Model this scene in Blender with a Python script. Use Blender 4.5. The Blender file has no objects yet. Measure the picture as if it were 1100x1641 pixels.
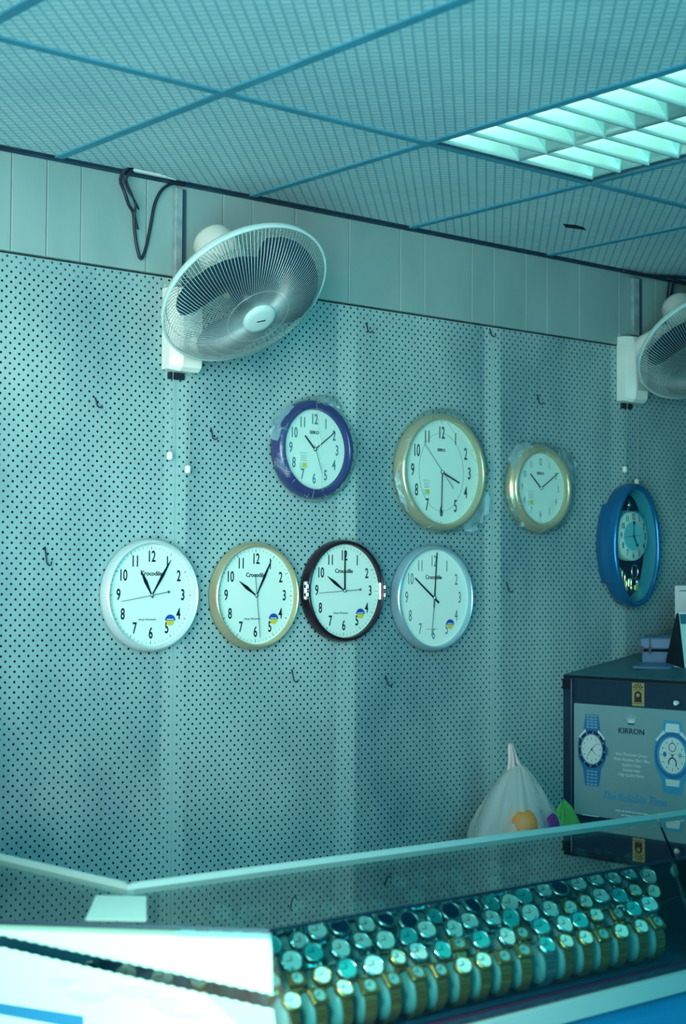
import bpy, math, random
from mathutils import Vector, Matrix, noise
random.seed(7)
PI = math.pi
sc = bpy.context.scene
col = sc.collection

def lin(h):
    h = h.lstrip('#'); o = []
    for i in (0, 2, 4):
        c = int(h[i:i+2], 16) / 255
        o.append(c / 12.92 if c <= .04045 else ((c + .055) / 1.055) ** 2.4)
    return (*o, 1)

# ---------------------------------------------------------------- camera
cd = bpy.data.cameras.new('camera'); cam = bpy.data.objects.new('camera', cd); col.objects.link(cam)
cd.sensor_fit = 'VERTICAL'; cd.sensor_height = 36; cd.lens = 2651.234 / 1641 * 36
yaw, pitch, roll = (math.radians(a) for a in (49.94717644, 2.86166828, .308899))
fw = Vector((math.cos(yaw) * math.cos(pitch), math.sin(yaw) * math.cos(pitch), math.sin(pitch)))
r0 = Vector((math.sin(yaw), -math.cos(yaw), 0)); u0 = r0.cross(fw)
rr = r0 * math.cos(roll) + u0 * math.sin(roll); uu = -r0 * math.sin(roll) + u0 * math.cos(roll)
mw = Matrix((rr, uu, -fw)).transposed().to_4x4(); mw.translation = (0, 0, 1.5)
cam.matrix_world = mw
cd.clip_start = .05
cd.dof.use_dof = True; cd.dof.focus_distance = 4.5; cd.dof.aperture_fstop = 3.6
sc.camera = cam
# ---------------------------------------------------------------- world, lights, exposure
sc.view_settings.view_transform = 'Standard'; sc.view_settings.look = 'None'
sc.view_settings.gamma = 1; sc.view_settings.use_curve_mapping = False
sc.view_settings.exposure = 0.0
w = bpy.data.worlds.new('street_daylight'); sc.world = w; w.use_nodes = True
bg = w.node_tree.nodes['Background']; bg.inputs[0].default_value = (.02, .33, .52, 1); bg.inputs[1].default_value = .32

def area(name, loc, target, size, energy, color, spread=180):
    l = bpy.data.lights.new(name, 'AREA'); l.shape = 'RECTANGLE'; l.size, l.size_y = size
    l.energy = energy; l.color = color; l.spread = math.radians(spread)
    o = bpy.data.objects.new(name, l); col.objects.link(o); o.location = loc
    o.rotation_euler = (Vector(target) - Vector(loc)).to_track_quat('-Z', 'Y').to_euler()
    return o
area('shopfront_daylight', (-.30, 1.40, 1.85), (1.98, 3.65, 1.85), (2.4, 1.8), 18, (1, .92, .85), 48)
area('card_fill_light', (.30, 1.00, 2.45), (1.48, 2.12, .93), (.3, .3), 7, (1, 1, .94), 38)  # added lamp without a real fitting, brightens the corner cards
area('teal_fill_light', (1.70, .30, 2.35), (2.75, 3.65, .80), (1.6, 1.0), 13, (.02, .78, 1), 80)  # added fill, tints the lower and right wall teal
area('ceiling_fill_light', (-.1, .3, .30), (1.45, 1.8, 2.7), (2.2, 1.6), 98, (.30, .90, 1), 130)  # added upward fill that brightens the ceiling
# ---------------------------------------------------------------- mesh helpers
class MB:
    def __init__(s): s.v = []; s.f = []; s.sm = []
    def add(s, vs, fs, smooth=False, M=None):
        b = len(s.v)
        s.v += [tuple(M @ Vector(v)) if M else tuple(v) for v in vs]
        s.f += [tuple(b + i for i in f) for f in fs]; s.sm += [smooth] * len(fs); return s
    def box(s, a, b, M=None, bev=0):
        x0, y0, z0 = (min(a[i], b[i]) for i in range(3)); x1, y1, z1 = (max(a[i], b[i]) for i in range(3))
        if bev:
            c = min(bev, (x1-x0)/2.01, (y1-y0)/2.01, (z1-z0)/2.01); vs = []; idx = {}
            for ix, (X, sx) in enumerate(((x0, 1), (x1, -1))):
                for iy, (Y, sy) in enumerate(((y0, 1), (y1, -1))):
                    for iz, (Z, sz) in enumerate(((z0, 1), (z1, -1))):
                        for k, p in enumerate(((X, Y+sy*c, Z+sz*c), (X+sx*c, Y, Z+sz*c), (X+sx*c, Y+sy*c, Z))):
                            idx[ix, iy, iz, k] = len(vs); vs.append(p)
            g = lambda *t: idx[t]; fs = []
            for k in range(3):
                for e in (0, 1):
                    o = []
                    for (p, q) in ((0, 0), (1, 0), (1, 1), (0, 1)):
                        t = [0, 0, 0]; t[k] = e; t[(k+1) % 3] = p; t[(k+2) % 3] = q; o.append(g(*t, k))
                    fs.append(o if e else o[::-1])
            for k in range(3):
                i, j = (k+1) % 3, (k+2) % 3
                for p in (0, 1):
                    for q in (0, 1):
                        a0 = [0, 0, 0]; a0[i] = p; a0[j] = q; a1 = a0[:]; a1[k] = 1
                        o = [g(*a0, i), g(*a1, i), g(*a1, j), g(*a0, j)]
                        fs.append(o if (p ^ q) else o[::-1])
            for ix in (0, 1):
                for iy in (0, 1):
                    for iz in (0, 1):
                        o = [g(ix, iy, iz, k) for k in range(3)]
                        fs.append(o if (ix + iy + iz) % 2 else o[::-1])
            return s.add(vs, fs, False, M)
        vs = [(x0,y0,z0),(x1,y0,z0),(x1,y1,z0),(x0,y1,z0),(x0,y0,z1),(x1,y0,z1),(x1,y1,z1),(x0,y1,z1)]
        return s.add(vs, [(0,3,2,1),(4,5,6,7),(0,1,5,4),(1,2,6,5),(2,3,7,6),(3,0,4,7)], False, M)
    def lathe(s, prof, n=48, axis='Y', c=(0,0,0), M=None, smooth=True, ex=1, ez=1, cap=False):
        """prof: (r, h) pairs; h runs along the axis"""
        vs = []; fs = []; k = len(prof)
        for i in range(n):
            a = 2*PI*i/n; ca, sa = math.cos(a)*ex, math.sin(a)*ez
            for r, h in prof:
                if axis == 'Y': vs.append((c[0]+r*ca, c[1]+h, c[2]+r*sa))
                elif axis == 'Z': vs.append((c[0]+r*ca, c[1]+r*sa, c[2]+h))
                else: vs.append((c[0]+h, c[1]+r*ca, c[2]+r*sa))
        for i in range(n):
            j = (i+1) % n
            for q in range(k-1): fs.append((i*k+q, j*k+q, j*k+q+1, i*k+q+1))
        if cap: fs.append(tuple(i*k for i in range(n))); fs.append(tuple(i*k+k-1 for i in reversed(range(n))))
        return s.add(vs, fs, smooth, M)
    def tube(s, pts, r, n=8, M=None, closed=False, cap=True):
        pts = [Vector(p) for p in pts]; vs = []; fs = []; m = len(pts); up = None
        for i, p in enumerate(pts):
            a = pts[i-1] if (i or closed) else p; b = pts[(i+1) % m] if (i < m-1 or closed) else p
            t = (b-a).normalized()
            if up is None:
                up = t.orthogonal().normalized()
            up = (up - t*up.dot(t)).normalized(); sd = t.cross(up)
            rad = r[i] if isinstance(r, (list, tuple)) else r
            for k in range(n):
                g = 2*PI*k/n; vs.append(p + (up*math.cos(g) + sd*math.sin(g))*rad)
        for i in range(m if closed else m-1):
            j = (i+1) % m
            for k in range(n): l = (k+1) % n; fs.append((i*n+k, i*n+l, j*n+l, j*n+k))
        if cap and not closed: fs.append(tuple(reversed(range(n)))); fs.append(tuple((m-1)*n+k for k in range(n)))
        return s.add(vs, fs, True, M)
    def prism(s, poly, h0, h1, f):
        """poly 2D; f(a,b,h) -> 3D"""
        n = len(poly); vs = [f(a, b, h0) for a, b in poly] + [f(a, b, h1) for a, b in poly]
        fs = [tuple(range(n)), tuple(reversed(range(n, 2*n)))] + [(i, n+i, n+(i+1) % n, (i+1) % n) for i in range(n)]
        return s.add(vs, fs)
    def mesh(s, name):
        me = bpy.data.meshes.new(name); me.from_pydata(s.v, [], s.f)
        me.polygons.foreach_set('use_smooth', s.sm); me.update(); return me
    def build(s, name, m, parent=None, loc=None):
        me = s.mesh(name); me.materials.append(m); return link(name, me, parent, loc)

def link(name, me, parent=None, loc=None):
    o = bpy.data.objects.new(name, me); col.objects.link(o)
    if parent: o.parent = parent
    if loc: o.location = loc
    return o
def tag(o, label=None, cat=None, group=None, kind=None):
    if label: o['label'] = label
    if cat: o['category'] = cat
    if group: o['group'] = group
    if kind: o['kind'] = kind
    return o
def empty(name, loc, label, cat, group=None):
    o = bpy.data.objects.new(name, None); col.objects.link(o); o.location = loc; o.empty_display_size = .05
    return tag(o, label, cat, group)
_txt = {}
def text_mesh(t, size, xs=1.0, bold=0.0, shear=0.0):
    k = (t, size, xs, bold, shear)
    if k not in _txt:
        cu = bpy.data.curves.new('lettering', 'FONT'); cu.body = t; cu.size = size; cu.align_x = 'CENTER'; cu.align_y = 'CENTER'
        cu.offset = bold; cu.shear = shear; cu.extrude = .0003; cu.resolution_u = 3
        ob = bpy.data.objects.new('lettering', cu); col.objects.link(ob)
        me = bpy.data.meshes.new_from_object(ob); bpy.data.objects.remove(ob)
        me.name = 'lettering'
        for v in me.vertices: v.co = (v.co.x*xs, -v.co.z, v.co.y)      # stands in the XZ plane, faces -Y
        _txt[k] = me
    return _txt[k]
def text(t, size, m, parent, loc, name='lettering', xs=1.0, bold=0.0, rot=None, shear=0.0):
    me = text_mesh(t, size, xs, bold, shear)
    if not me.materials: me.materials.append(m)
    elif me.materials[0] != m: me = me.copy(); me.materials[0] = m
    o = link(name, me, parent, loc)
    if rot: o.rotation_euler = rot
    return o

# ---------------------------------------------------------------- materials
def mat(name, c, rough=.5, metal=0, spec=.5, noise_amt=0, noise_scale=20, dark=None, bump=0, bscale=200, emit=None):
    m = bpy.data.materials.new(name); m.use_nodes = True; nt = m.node_tree; b = nt.nodes['Principled BSDF']
    b.inputs['Base Color'].default_value = lin(c); b.inputs['Roughness'].default_value = rough
    b.inputs['Metallic'].default_value = metal; b.inputs['Specular IOR Level'].default_value = spec
    if emit: b.inputs['Emission Color'].default_value = lin(emit[0]); b.inputs['Emission Strength'].default_value = emit[1]
    if noise_amt or bump: tc = nt.nodes.new('ShaderNodeTexCoord')
    if noise_amt:
        n = nt.nodes.new('ShaderNodeTexNoise'); n.inputs['Scale'].default_value = noise_scale; n.inputs['Detail'].default_value = 6
        nt.links.new(tc.outputs['Object'], n.inputs['Vector'])
        r = nt.nodes.new('ShaderNodeValToRGB'); r.color_ramp.elements[0].position = .35; r.color_ramp.elements[1].position = .65
        r.color_ramp.elements[0].color = lin(dark or '#202020'); r.color_ramp.elements[1].color = lin(c)
        mx = nt.nodes.new('ShaderNodeMix'); mx.data_type = 'RGBA'; mx.inputs[0].default_value = noise_amt
        mx.inputs[6].default_value = lin(c); nt.links.new(n.outputs['Fac'], r.inputs[0]); nt.links.new(r.outputs[0], mx.inputs[7])
        nt.links.new(mx.outputs[2], b.inputs['Base Color'])
    if bump:
        n2 = nt.nodes.new('ShaderNodeTexNoise'); n2.inputs['Scale'].default_value = bscale
        nt.links.new(tc.outputs['Object'], n2.inputs['Vector'])
        bp = nt.nodes.new('ShaderNodeBump'); bp.inputs['Strength'].default_value = bump; bp.inputs['Distance'].default_value = .002
        nt.links.new(n2.outputs['Fac'], bp.inputs['Height']); nt.links.new(bp.outputs[0], b.inputs['Normal'])
    return m
def film(name, tint, fac_diffuse=.0, diff='#ffffff', gloss_rough=.02, ior=1.5, bump=0, bscale=60):
    """thin clear sheet: Fresnel mix of see-through and gloss, optionally a little milky"""
    m = bpy.data.materials.new(name); m.use_nodes = True; nt = m.node_tree; nt.nodes.clear(); N = nt.nodes.new; L = nt.links.new
    out = N('ShaderNodeOutputMaterial'); tr = N('ShaderNodeBsdfTransparent'); tr.inputs[0].default_value = lin(tint)
    gl = N('ShaderNodeBsdfGlossy'); gl.inputs['Roughness'].default_value = gloss_rough; gl.inputs[0].default_value = lin('#f4fffc')
    fr = N('ShaderNodeFresnel'); ge = N('ShaderNodeNewGeometry'); mr = N('ShaderNodeMapRange')     # same gloss on both sides of a thin sheet
    mr.inputs['To Min'].default_value = ior; mr.inputs['To Max'].default_value = 1/ior; L(ge.outputs['Backfacing'], mr.inputs['Value']); L(mr.outputs[0], fr.inputs[0])
    base = tr.outputs[0]
    if fac_diffuse:
        df = N('ShaderNodeBsdfDiffuse'); df.inputs[0].default_value = lin(diff); tl = N('ShaderNodeBsdfTranslucent'); tl.inputs[0].default_value = lin(diff)
        a = N('ShaderNodeMixShader'); a.inputs[0].default_value = .4; L(df.outputs[0], a.inputs[1]); L(tl.outputs[0], a.inputs[2])
        m1 = N('ShaderNodeMixShader'); m1.inputs[0].default_value = fac_diffuse; L(tr.outputs[0], m1.inputs[1]); L(a.outputs[0], m1.inputs[2]); base = m1.outputs[0]
    m2 = N('ShaderNodeMixShader'); L(fr.outputs[0], m2.inputs[0]); L(base, m2.inputs[1]); L(gl.outputs[0], m2.inputs[2]); L(m2.outputs[0], out.inputs[0])
    if bump:
        tc = N('ShaderNodeTexCoord'); n = N('ShaderNodeTexNoise'); n.inputs['Scale'].default_value = bscale; n.inputs['Detail'].default_value = 4
        L(tc.outputs['Object'], n.inputs['Vector']); bp = N('ShaderNodeBump'); bp.inputs['Strength'].default_value = bump; bp.inputs['Distance'].default_value = .01
        L(n.outputs['Fac'], bp.inputs['Height']); L(bp.outputs[0], gl.inputs['Normal']); L(bp.outputs[0], fr.inputs['Normal'])
    return m

def wall_paint(name, base, stain, scale, streak, amt, strips=False):
    """old paint with cloudy stains, stretched vertically"""
    m = bpy.data.materials.new(name); m.use_nodes = True; nt = m.node_tree; b = nt.nodes['Principled BSDF']; N = nt.nodes.new; L = nt.links.new
    g = N('ShaderNodeNewGeometry'); mp = N('ShaderNodeMapping'); mp.inputs['Scale'].default_value = (1, 1, streak)
    L(g.outputs['Position'], mp.inputs[0])
    n = N('ShaderNodeTexNoise'); n.inputs['Scale'].default_value = scale; n.inputs['Detail'].default_value = 5; n.inputs['Roughness'].default_value = .6
    L(mp.outputs[0], n.inputs['Vector'])
    r = N('ShaderNodeValToRGB'); r.color_ramp.elements[0].position = .36; r.color_ramp.elements[1].position = .66
    r.color_ramp.elements[0].color = (amt, amt, amt, 1); r.color_ramp.elements[1].color = (0, 0, 0, 1); L(n.outputs['Fac'], r.inputs[0])
    n3 = N('ShaderNodeTexNoise'); n3.inputs['Scale'].default_value = 90; L(g.outputs['Position'], n3.inputs['Vector'])
    mx = N('ShaderNodeMix'); mx.data_type = 'RGBA'; mx.inputs[6].default_value = lin(base); mx.inputs[7].default_value = lin(stain)
    fac = r.outputs[0]
    if strips:      # the board is cleaner where it lies on a batten, every 0.597 m
        sp = N('ShaderNodeSeparateXYZ'); L(g.outputs['Position'], sp.inputs[0])
        def ma(op, a, v=None, c=None):
            n_ = N('ShaderNodeMath'); n_.operation = op; n_.use_clamp = op == 'MULTIPLY_ADD'
            L(a, n_.inputs[0])
            if v is not None: n_.inputs[1].default_value = v
            if c is not None: n_.inputs[2].default_value = c
            return n_.outputs[0]
        q_ = ma('PINGPONG', ma('SUBTRACT', sp.outputs[0], 2.484), .2986); k_ = ma('MULTIPLY_ADD', q_, 70, -2.0)      # 0 on the batten, 1 beyond 4 cm
        n_ = N('ShaderNodeMath'); n_.operation = 'MULTIPLY'; L(fac, n_.inputs[0]); L(k_, n_.inputs[1])
        n5 = N('ShaderNodeMath'); n5.operation = 'MULTIPLY_ADD'; L(k_, n5.inputs[0]); n5.inputs[1].default_value = .03; L(n_.outputs[0], n5.inputs[2]); fac = n5.outputs[0]
    L(fac, mx.inputs[0]); L(mx.outputs[2], b.inputs['Base Color'])
    b.inputs['Roughness'].default_value = .62
    bp = N('ShaderNodeBump'); bp.inputs['Strength'].default_value = .12; bp.inputs['Distance'].default_value = .001; L(n3.outputs['Fac'], bp.inputs['Height']); L(bp.outputs[0], b.inputs['Normal'])
    return m
def tile_material():
    """embossed woven ceiling sheet: raised dashes in rows, fine relief only"""
    m = bpy.data.materials.new('embossed_ceiling_tile'); m.use_nodes = True; nt = m.node_tree; b = nt.nodes['Principled BSDF']; N = nt.nodes.new; L = nt.links.new
    g = N('ShaderNodeNewGeometry'); br = N('ShaderNodeTexBrick'); mp = N('ShaderNodeMapping'); mp.inputs['Rotation'].default_value = (0, 0, math.radians(45)); L(g.outputs['Position'], mp.inputs[0]); L(mp.outputs[0], br.inputs['Vector'])
    br.inputs['Scale'].default_value = 1; br.inputs['Brick Width'].default_value = .0240; br.inputs['Row Height'].default_value = .0240
    br.inputs['Mortar Size'].default_value = .0036; br.inputs['Mortar Smooth'].default_value = .6; br.offset = 0.0
    br.inputs['Color1'].default_value = lin('#cde4e2'); br.inputs['Color2'].default_value = lin('#c2dcdc'); br.inputs['Mortar'].default_value = lin('#96bec4')
    n = N('ShaderNodeTexNoise'); n.inputs['Scale'].default_value = 2.3; n.inputs['Detail'].default_value = 5; L(g.outputs['Position'], n.inputs['Vector'])
    mx = N('ShaderNodeMix'); mx.data_type = 'RGBA'; mx.blend_type = 'MULTIPLY'; L(br.outputs[0], mx.inputs[6])
    r = N('ShaderNodeValToRGB'); r.color_ramp.elements[0].position = .3; r.color_ramp.elements[0].color = (.72, .8, .86, 1); r.color_ramp.elements[1].position = .6; L(n.outputs['Fac'], r.inputs[0])
    mx.inputs[0].default_value = .7; L(r.outputs[0], mx.inputs[7]); L(mx.outputs[2], b.inputs['Base Color']); b.inputs['Roughness'].default_value = .6
    bp = N('ShaderNodeBump'); bp.invert = True; bp.inputs['Strength'].default_value = .6; bp.inputs['Distance'].default_value = .002; L(br.outputs['Fac'], bp.inputs['Height']); L(bp.outputs[0], b.inputs['Normal'])
    return m

M_ = dict(
 peg=wall_paint('grey_green_pegboard_paint', '#93b8b4', '#37737f', 2.1, .55, .66, True),
 plank=wall_paint('grey_green_plank_paint', '#8aa9a4', '#729692', 3.0, .5, .7),
 boardblue=mat('slit_backdrop_blue', '#2a6a86', .6), holeshade=mat('hole_wall_shade', '#0c1626', .95), backing=mat('dark_cavity', '#060d1c', .95), batten=mat('pale_wood_batten', '#56757c', .8), tile=tile_material(),  # hole walls near black: shade of the peg holes put into colour
 tbar=mat('blue_grey_tee_bar', '#4699ac', .7, noise_amt=.5, noise_scale=9, dark='#33788c'), angle=mat('dark_wall_angle', '#1f4456', .6, noise_amt=.6, noise_scale=30, dark='#0c1c30'),
 plenum=mat('dark_plenum', '#0a1224', .95), floor=mat('floor_terrazzo', '#3f5a64', .5, noise_amt=.5, noise_scale=40, dark='#2c434c'),
 louvre=mat('polished_louvre_aluminium', '#d8fff6', .35, .35), troffer=mat('troffer_white_enamel', '#bfe6e2', .5), lframe=mat('troffer_dark_frame', '#21485c', .5),
 lamp=mat('tube_light', '#ffffff', .4, emit=('#d8fff2', 8.5)),
 plastic=mat('aged_ivory_plastic', '#dfe9dc', .38, noise_amt=.25, noise_scale=14, dark='#a9bdb5'), plastic2=mat('grey_control_plastic', '#a3b8b0', .45),
 chrome=mat('guard_wire_enamel', '#b7cfcb', .35, .55), ring=mat('cage_ring_plastic', '#b9d6cf', .35), blade=mat('smoked_blue_blade', '#1d3d4f', .35), darkpl=mat('dark_plastic', '#101c2c', .5),
 cable=mat('black_cable', '#101e30', .5), trunk=mat('dusty_grey_trunking', '#8ba6a4', .6, noise_amt=.5, noise_scale=25, dark='#3d5b66'),
 dial=mat('clock_dial_white', '#e4f4ea', .6), ink=mat('black_ink', '#0b1822', .5), inkgrey=mat('grey_ink', '#5f7f86', .6), inkblue=mat('faded_blue_ink', '#4f7f90', .6),
 hand=mat('black_hand', '#08101c', .3), thinhand=mat('grey_thin_hand', '#51707a', .4),
 silver=mat('pearl_silver_plastic', '#cfe3e2', .25, .35), gold=mat('champagne_gold_plastic', '#bcb795', .28, .5), brown=mat('dark_brown_plastic', '#23151f', .25), clipm=mat('bright_chrome', '#c9dadc', .25, 1),
 silverb=mat('blue_silver_plastic', '#9cc3cd', .25, .5), navy=mat('deep_blue_plastic', '#071a62', .22), oval=mat('metallic_blue_plastic', '#1c6c9c', .22, .45), ovald=mat('inner_blue_bevel', '#3a9cae', .3, .3),
 stkblue=mat('sticker_blue', '#1c4fb0', .4), stkyel=mat('sticker_yellow', '#e2cf3d', .4), stkwhite=mat('sticker_white', '#eef5ee', .5),
 glass=film('clear_glass', '#e6f7f3', ior=1.5), cglass=film('clock_glass', '#f4fcfa', ior=1.35, gloss_rough=.05),
 wrap=film('crumpled_plastic_film', '#f6fcfb', fac_diffuse=.05, diff='#dff6f6', gloss_rough=.18, ior=1.3, bump=.4, bscale=38),
 topglass=film('thick_green_glass', '#8db8ba', ior=1.55), cornerglass=film('corner_glass', '#e6f7f3', ior=1.32),
 alu=mat('pale_green_aluminium', '#9fd0ca', .4, .35), edge=mat('dark_glass_edge', '#06222e', .3), base=mat('blue_laminate', '#1a86b0', .45, noise_amt=.3, noise_scale=5, dark='#13709c'),
 caseback=mat('navy_case_lining', '#123a56', .5), casefloor=mat('case_floor_blue_grey', '#33566f', .25, noise_amt=.4, noise_scale=30, dark='#24344f'), magenta=mat('plum_edge_strip', '#6d1f4a', .4),
 wgold=mat('watch_gold', '#c9a86a', .25, .9), wsteel=mat('watch_steel', '#bfe0e2', .2, .95), wteal=mat('watch_blue_steel', '#5fb4c4', .22, .9), wdial=mat('watch_dial_pale', '#cfeae4', .12), wdiald=mat('watch_dial_dark', '#0e3050', .1), wstrap=mat('black_leather', '#10202e', .6), cuff=mat('frosted_aqua_cushion', '#447f84', .45), cuffb=mat('pale_cushion', '#74a6a6', .45),
 card=mat('white_glare_and_tile_edge', '#eef3ef', .55), cream=mat('cream_glare_card', '#f4e8d6', .55), cardblue=mat('pale_blue_glare', '#cfe4ee', .55), cloudy=mat('faint_white_glare', '#e8e2d2', .5),  # daylight glare put into card colours; card also colours the broken tile edge
 cab=mat('dark_teal_cabinet', '#17384f', .35, noise_amt=.4, noise_scale=60, dark='#0d2440'), cabtop=mat('dusty_teal_cabinet_top', '#3a6f78', .5, noise_amt=.5, noise_scale=12, dark='#254f5e'), cabedge=mat('black_cabinet_edge', '#050c1e', .4),
 poster=mat('silver_grey_poster', '#86aeb0', .4, noise_amt=.25, noise_scale=8, dark='#6a969c'), pblue=mat('print_blue', '#2a78ac', .4), pdark=mat('print_navy', '#0c2a50', .4), pcyan=mat('print_cyan', '#3fa6cc', .4), pwhite=mat('print_white', '#d8f0ec', .4), psteel=mat('print_steel', '#7fb6c6', .4), sgold=mat('sticker_gold', '#c8bb78', .35, .5), sred=mat('sticker_dark_red', '#4d2030', .5),
 desk=mat('dark_wood', '#16182c', .5), greybox=mat('slate_blue_plastic', '#4e7290', .5), greyd=mat('dark_slate_plastic', '#15243f', .5), paper=mat('white_paper', '#dfe8e6', .6), paperc=mat('pale_aqua_paper', '#b9e4da', .6), teal=mat('teal_header', '#2b6d82', .5),
 bag=film('white_plastic_bag', '#e8f0ee', fac_diffuse=.55, diff='#f6f6f0', gloss_rough=.22, ior=1.45, bump=1.0, bscale=55), orange=mat('orange_skin', '#e08a45', .5, bump=.3), purple=mat('purple_pack', '#6b2f72', .4), greenbag=mat('green_plastic_film', '#4c9a4a', .3, bump=.6, bscale=40), magenta2=mat('magenta_print', '#c01870', .4),
 hook=mat('dark_steel_hook', '#163448', .4, .6),
)

# the counter, cabinet and bags are scaled up about the camera, back along the line of sight; the old 1.03 level is the counter top at .958 m
Q = 1.154
def cam_scaled_pt(x, y, z): return (x*Q, y*Q, .9576 + (z-1.03)*Q)
def scale_about_cam(o): o.location = cam_scaled_pt(*o.location); o.scale = o.scale*Q; return o
Z0 = 0.0; CEIL = 2.604; WY = 3.65  # most coordinates below were unprojected from image pixels onto the room's planes
# ================================================================ SETTING
def struct(o): o['kind'] = 'structure'; return o
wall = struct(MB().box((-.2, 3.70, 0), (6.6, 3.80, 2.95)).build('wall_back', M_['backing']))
struct(MB().box((-1.5, -1.5, -.06), (6.6, 3.80, 0)).build('floor', M_['floor']))
struct(MB().box((6.5, 1.2, 0), (6.6, 3.70, 2.95)).build('wall_right', M_['plank']))
ceil = struct(MB().box((-.2, -.2, 2.95), (6.6, 3.80, 3.0)).build('ceiling', M_['plenum']))

# perforated board: real holes, 25.4 mm pitch, staggered rows, one sheet every 1.197 m
def peg_mesh(nx, nz, r=.0034, th=.004):
    px, pz = .0254, .0127; vs = []; fs = []; mi = []
    for j in range(nz):
        off = px/2 if j % 2 else 0
        z0, z1 = j*pz, (j+1)*pz; zc = z0 + pz/2
        xs = [off + i*px for i in range(-1 if off else 0, nx)] if off else [i*px for i in range(nx)]
        for x in xs:
            x0, x1 = max(0, x), min(nx*px, x+px); xc = x + px/2
            b = len(vs)
            if xc - r < 0 or xc + r > nx*px or x < -1e-9 or x + px > nx*px + 1e-9:
                vs += [(x0,0,z0),(x1,0,z0),(x1,0,z1),(x0,0,z1)]; fs.append((b,b+1,b+2,b+3)); mi.append(0); continue
            xm = (x0+x1)/2
            vs += [(x1,0,zc),(x1,0,z1),(xm,0,z1),(x0,0,z1),(x0,0,zc),(x0,0,z0),(xm,0,z0),(x1,0,z0)]
            for k in range(8): a = k*PI/4; vs.append((xc+r*math.cos(a), 0, zc+r*math.sin(a)))
            for k in range(8): a = k*PI/4; vs.append((xc+r*math.cos(a), th, zc+r*math.sin(a)))
            for k in range(8):
                l = (k+1) % 8
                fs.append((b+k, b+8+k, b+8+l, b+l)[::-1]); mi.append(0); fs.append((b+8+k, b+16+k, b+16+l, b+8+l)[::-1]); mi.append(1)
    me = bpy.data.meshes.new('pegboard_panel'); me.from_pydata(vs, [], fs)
    me.materials.append(M_['peg']); me.materials.append(M_['holeshade']); me.polygons.foreach_set('material_index', mi); me.update(); return me
PEG_TOP = 2.341
NZ = 138
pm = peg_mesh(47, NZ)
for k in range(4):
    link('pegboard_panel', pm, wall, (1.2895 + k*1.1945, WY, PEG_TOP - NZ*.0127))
MB().box((-.2, WY, .2), (1.285, WY+.01, PEG_TOP)).build('wall_board', M_['peg'], wall)
MB().box((-.2, WY, 0), (6.5, WY+.01, PEG_TOP-NZ*.0127-.002)).build('wall_board', M_['peg'], wall)
for x in (1.29, 1.89, 2.484, 3.083, 3.680, 4.353, 4.88, 5.5):
    MB().box((x-.034, WY+.0045, .58), (x+.034, 3.70, PEG_TOP)).build('batten', M_['batten'], wall)
MB().box((1.2, WY+.0045, PEG_TOP-.035), (6.2, 3.698, PEG_TOP)).build('batten', M_['batten'], wall)
joints = [1.28, 1.48, 1.683, 1.783, 1.983, 2.083, 2.183, 2.382, 2.483, 2.63, 2.73, 2.883, 3.083, 3.283, 3.382, 3.583, 3.679, 3.823, 3.922, 4.078, 4.275, 4.468, 4.57, 4.77, 4.87, 5.07, 5.27, 5.47, 5.67, 5.9, 6.2, 6.5]
for a, b in zip(joints, joints[1:]):
    dy = random.uniform(0, .0012)
    MB().box((a+.0011, WY-.004-dy, PEG_TOP+.006), (b-.0011, 3.70, CEIL+.01), bev=.0015).build('wall_plank', M_['plank'], wall)
# grey wall angle under the ceiling edge
struct(MB().box((1.2, WY-.022, CEIL-.004), (6.5, WY-.004, CEIL+.002)).box((1.2, WY-.007, CEIL-.011), (6.5, WY-.0045, CEIL-.004)).build('trim_1', M_['angle']))
# ceiling tiles, one object each, on a tee grid
xb = [-.31+.604*i for i in range(12)]      # 1.502, 2.106, 2.71 (2.72), 3.314 ...
xb = [.294, .898, 1.502, 2.106, 2.7195, 3.314, 3.917, 4.521, 5.125, 5.729, 6.333]
yb = [-.70, .50, 1.712, 2.922, 3.632]
TROF = (2.7195, 3.314, 1.712, 2.922)
for i, (a, b) in enumerate(zip(xb, xb[1:])):
    for j, (c, d) in enumerate(zip(yb, yb[1:])):
        if (a, b, c, d) == TROF or j == 0: continue
        g = .008
        x0, x1, y0, y1 = a+g, b-g, c+g, d-g
        if j == 3 and abs(a-2.106) < .01:      # broken corner above the loose cable
            P = [(x0,y0),(x1,y0),(x1,y1),(2.415,y1),(2.395,y1-.022),(2.30,y1-.026),(2.292,y1),(x0,y1)]
        elif j == 3 and abs(a-2.7195) < .001:
            P = [(x0,y0),(x1,y0),(x1,y1),(x0,y1)]
        else: P = [(x0,y0),(x1,y0),(x1,y1),(x0,y1)]
        sag = random.uniform(0, .0015)
        MB().prism(P, CEIL-.001-sag, CEIL+.011, lambda p, q, h: (p, q, h)).build('ceiling_tile', M_['tile'], ceil)
for x in xb: MB().box((x-.012, .5, CEIL-.006), (x+.012, 3.63, CEIL-.001)).box((x-.001, .5, CEIL), (x+.001, 3.63, CEIL+.03)).build('tee_bar', M_['tbar'], ceil)
for y in yb[1:-1]:
    for a, b in zip(xb, xb[1:]):
        MB().box((a+.0125, y-.012, CEIL-.0055), (b-.0125, y+.012, CEIL-.001)).build('tee_bar', M_['tbar'], ceil)
# chipped bits: a hole in a tile and the torn flap by the cable
tag(MB().prism([(3.62,3.30),(3.66,3.285),(3.70,3.29),(3.735,3.31),(3.70,3.315),(3.66,3.325)], CEIL-.0035, CEIL-.0025, lambda p,q,h:(p,q,h)).build('tile_scar', M_['plenum'], ceil))
MB().prism([(2.315,3.612),(2.42,3.612),(2.46,3.626),(2.33,3.626)], CEIL-.004, CEIL+.002, lambda p,q,h:(p,q,h)).build('broken_tile_edge', M_['card'], ceil)
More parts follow.
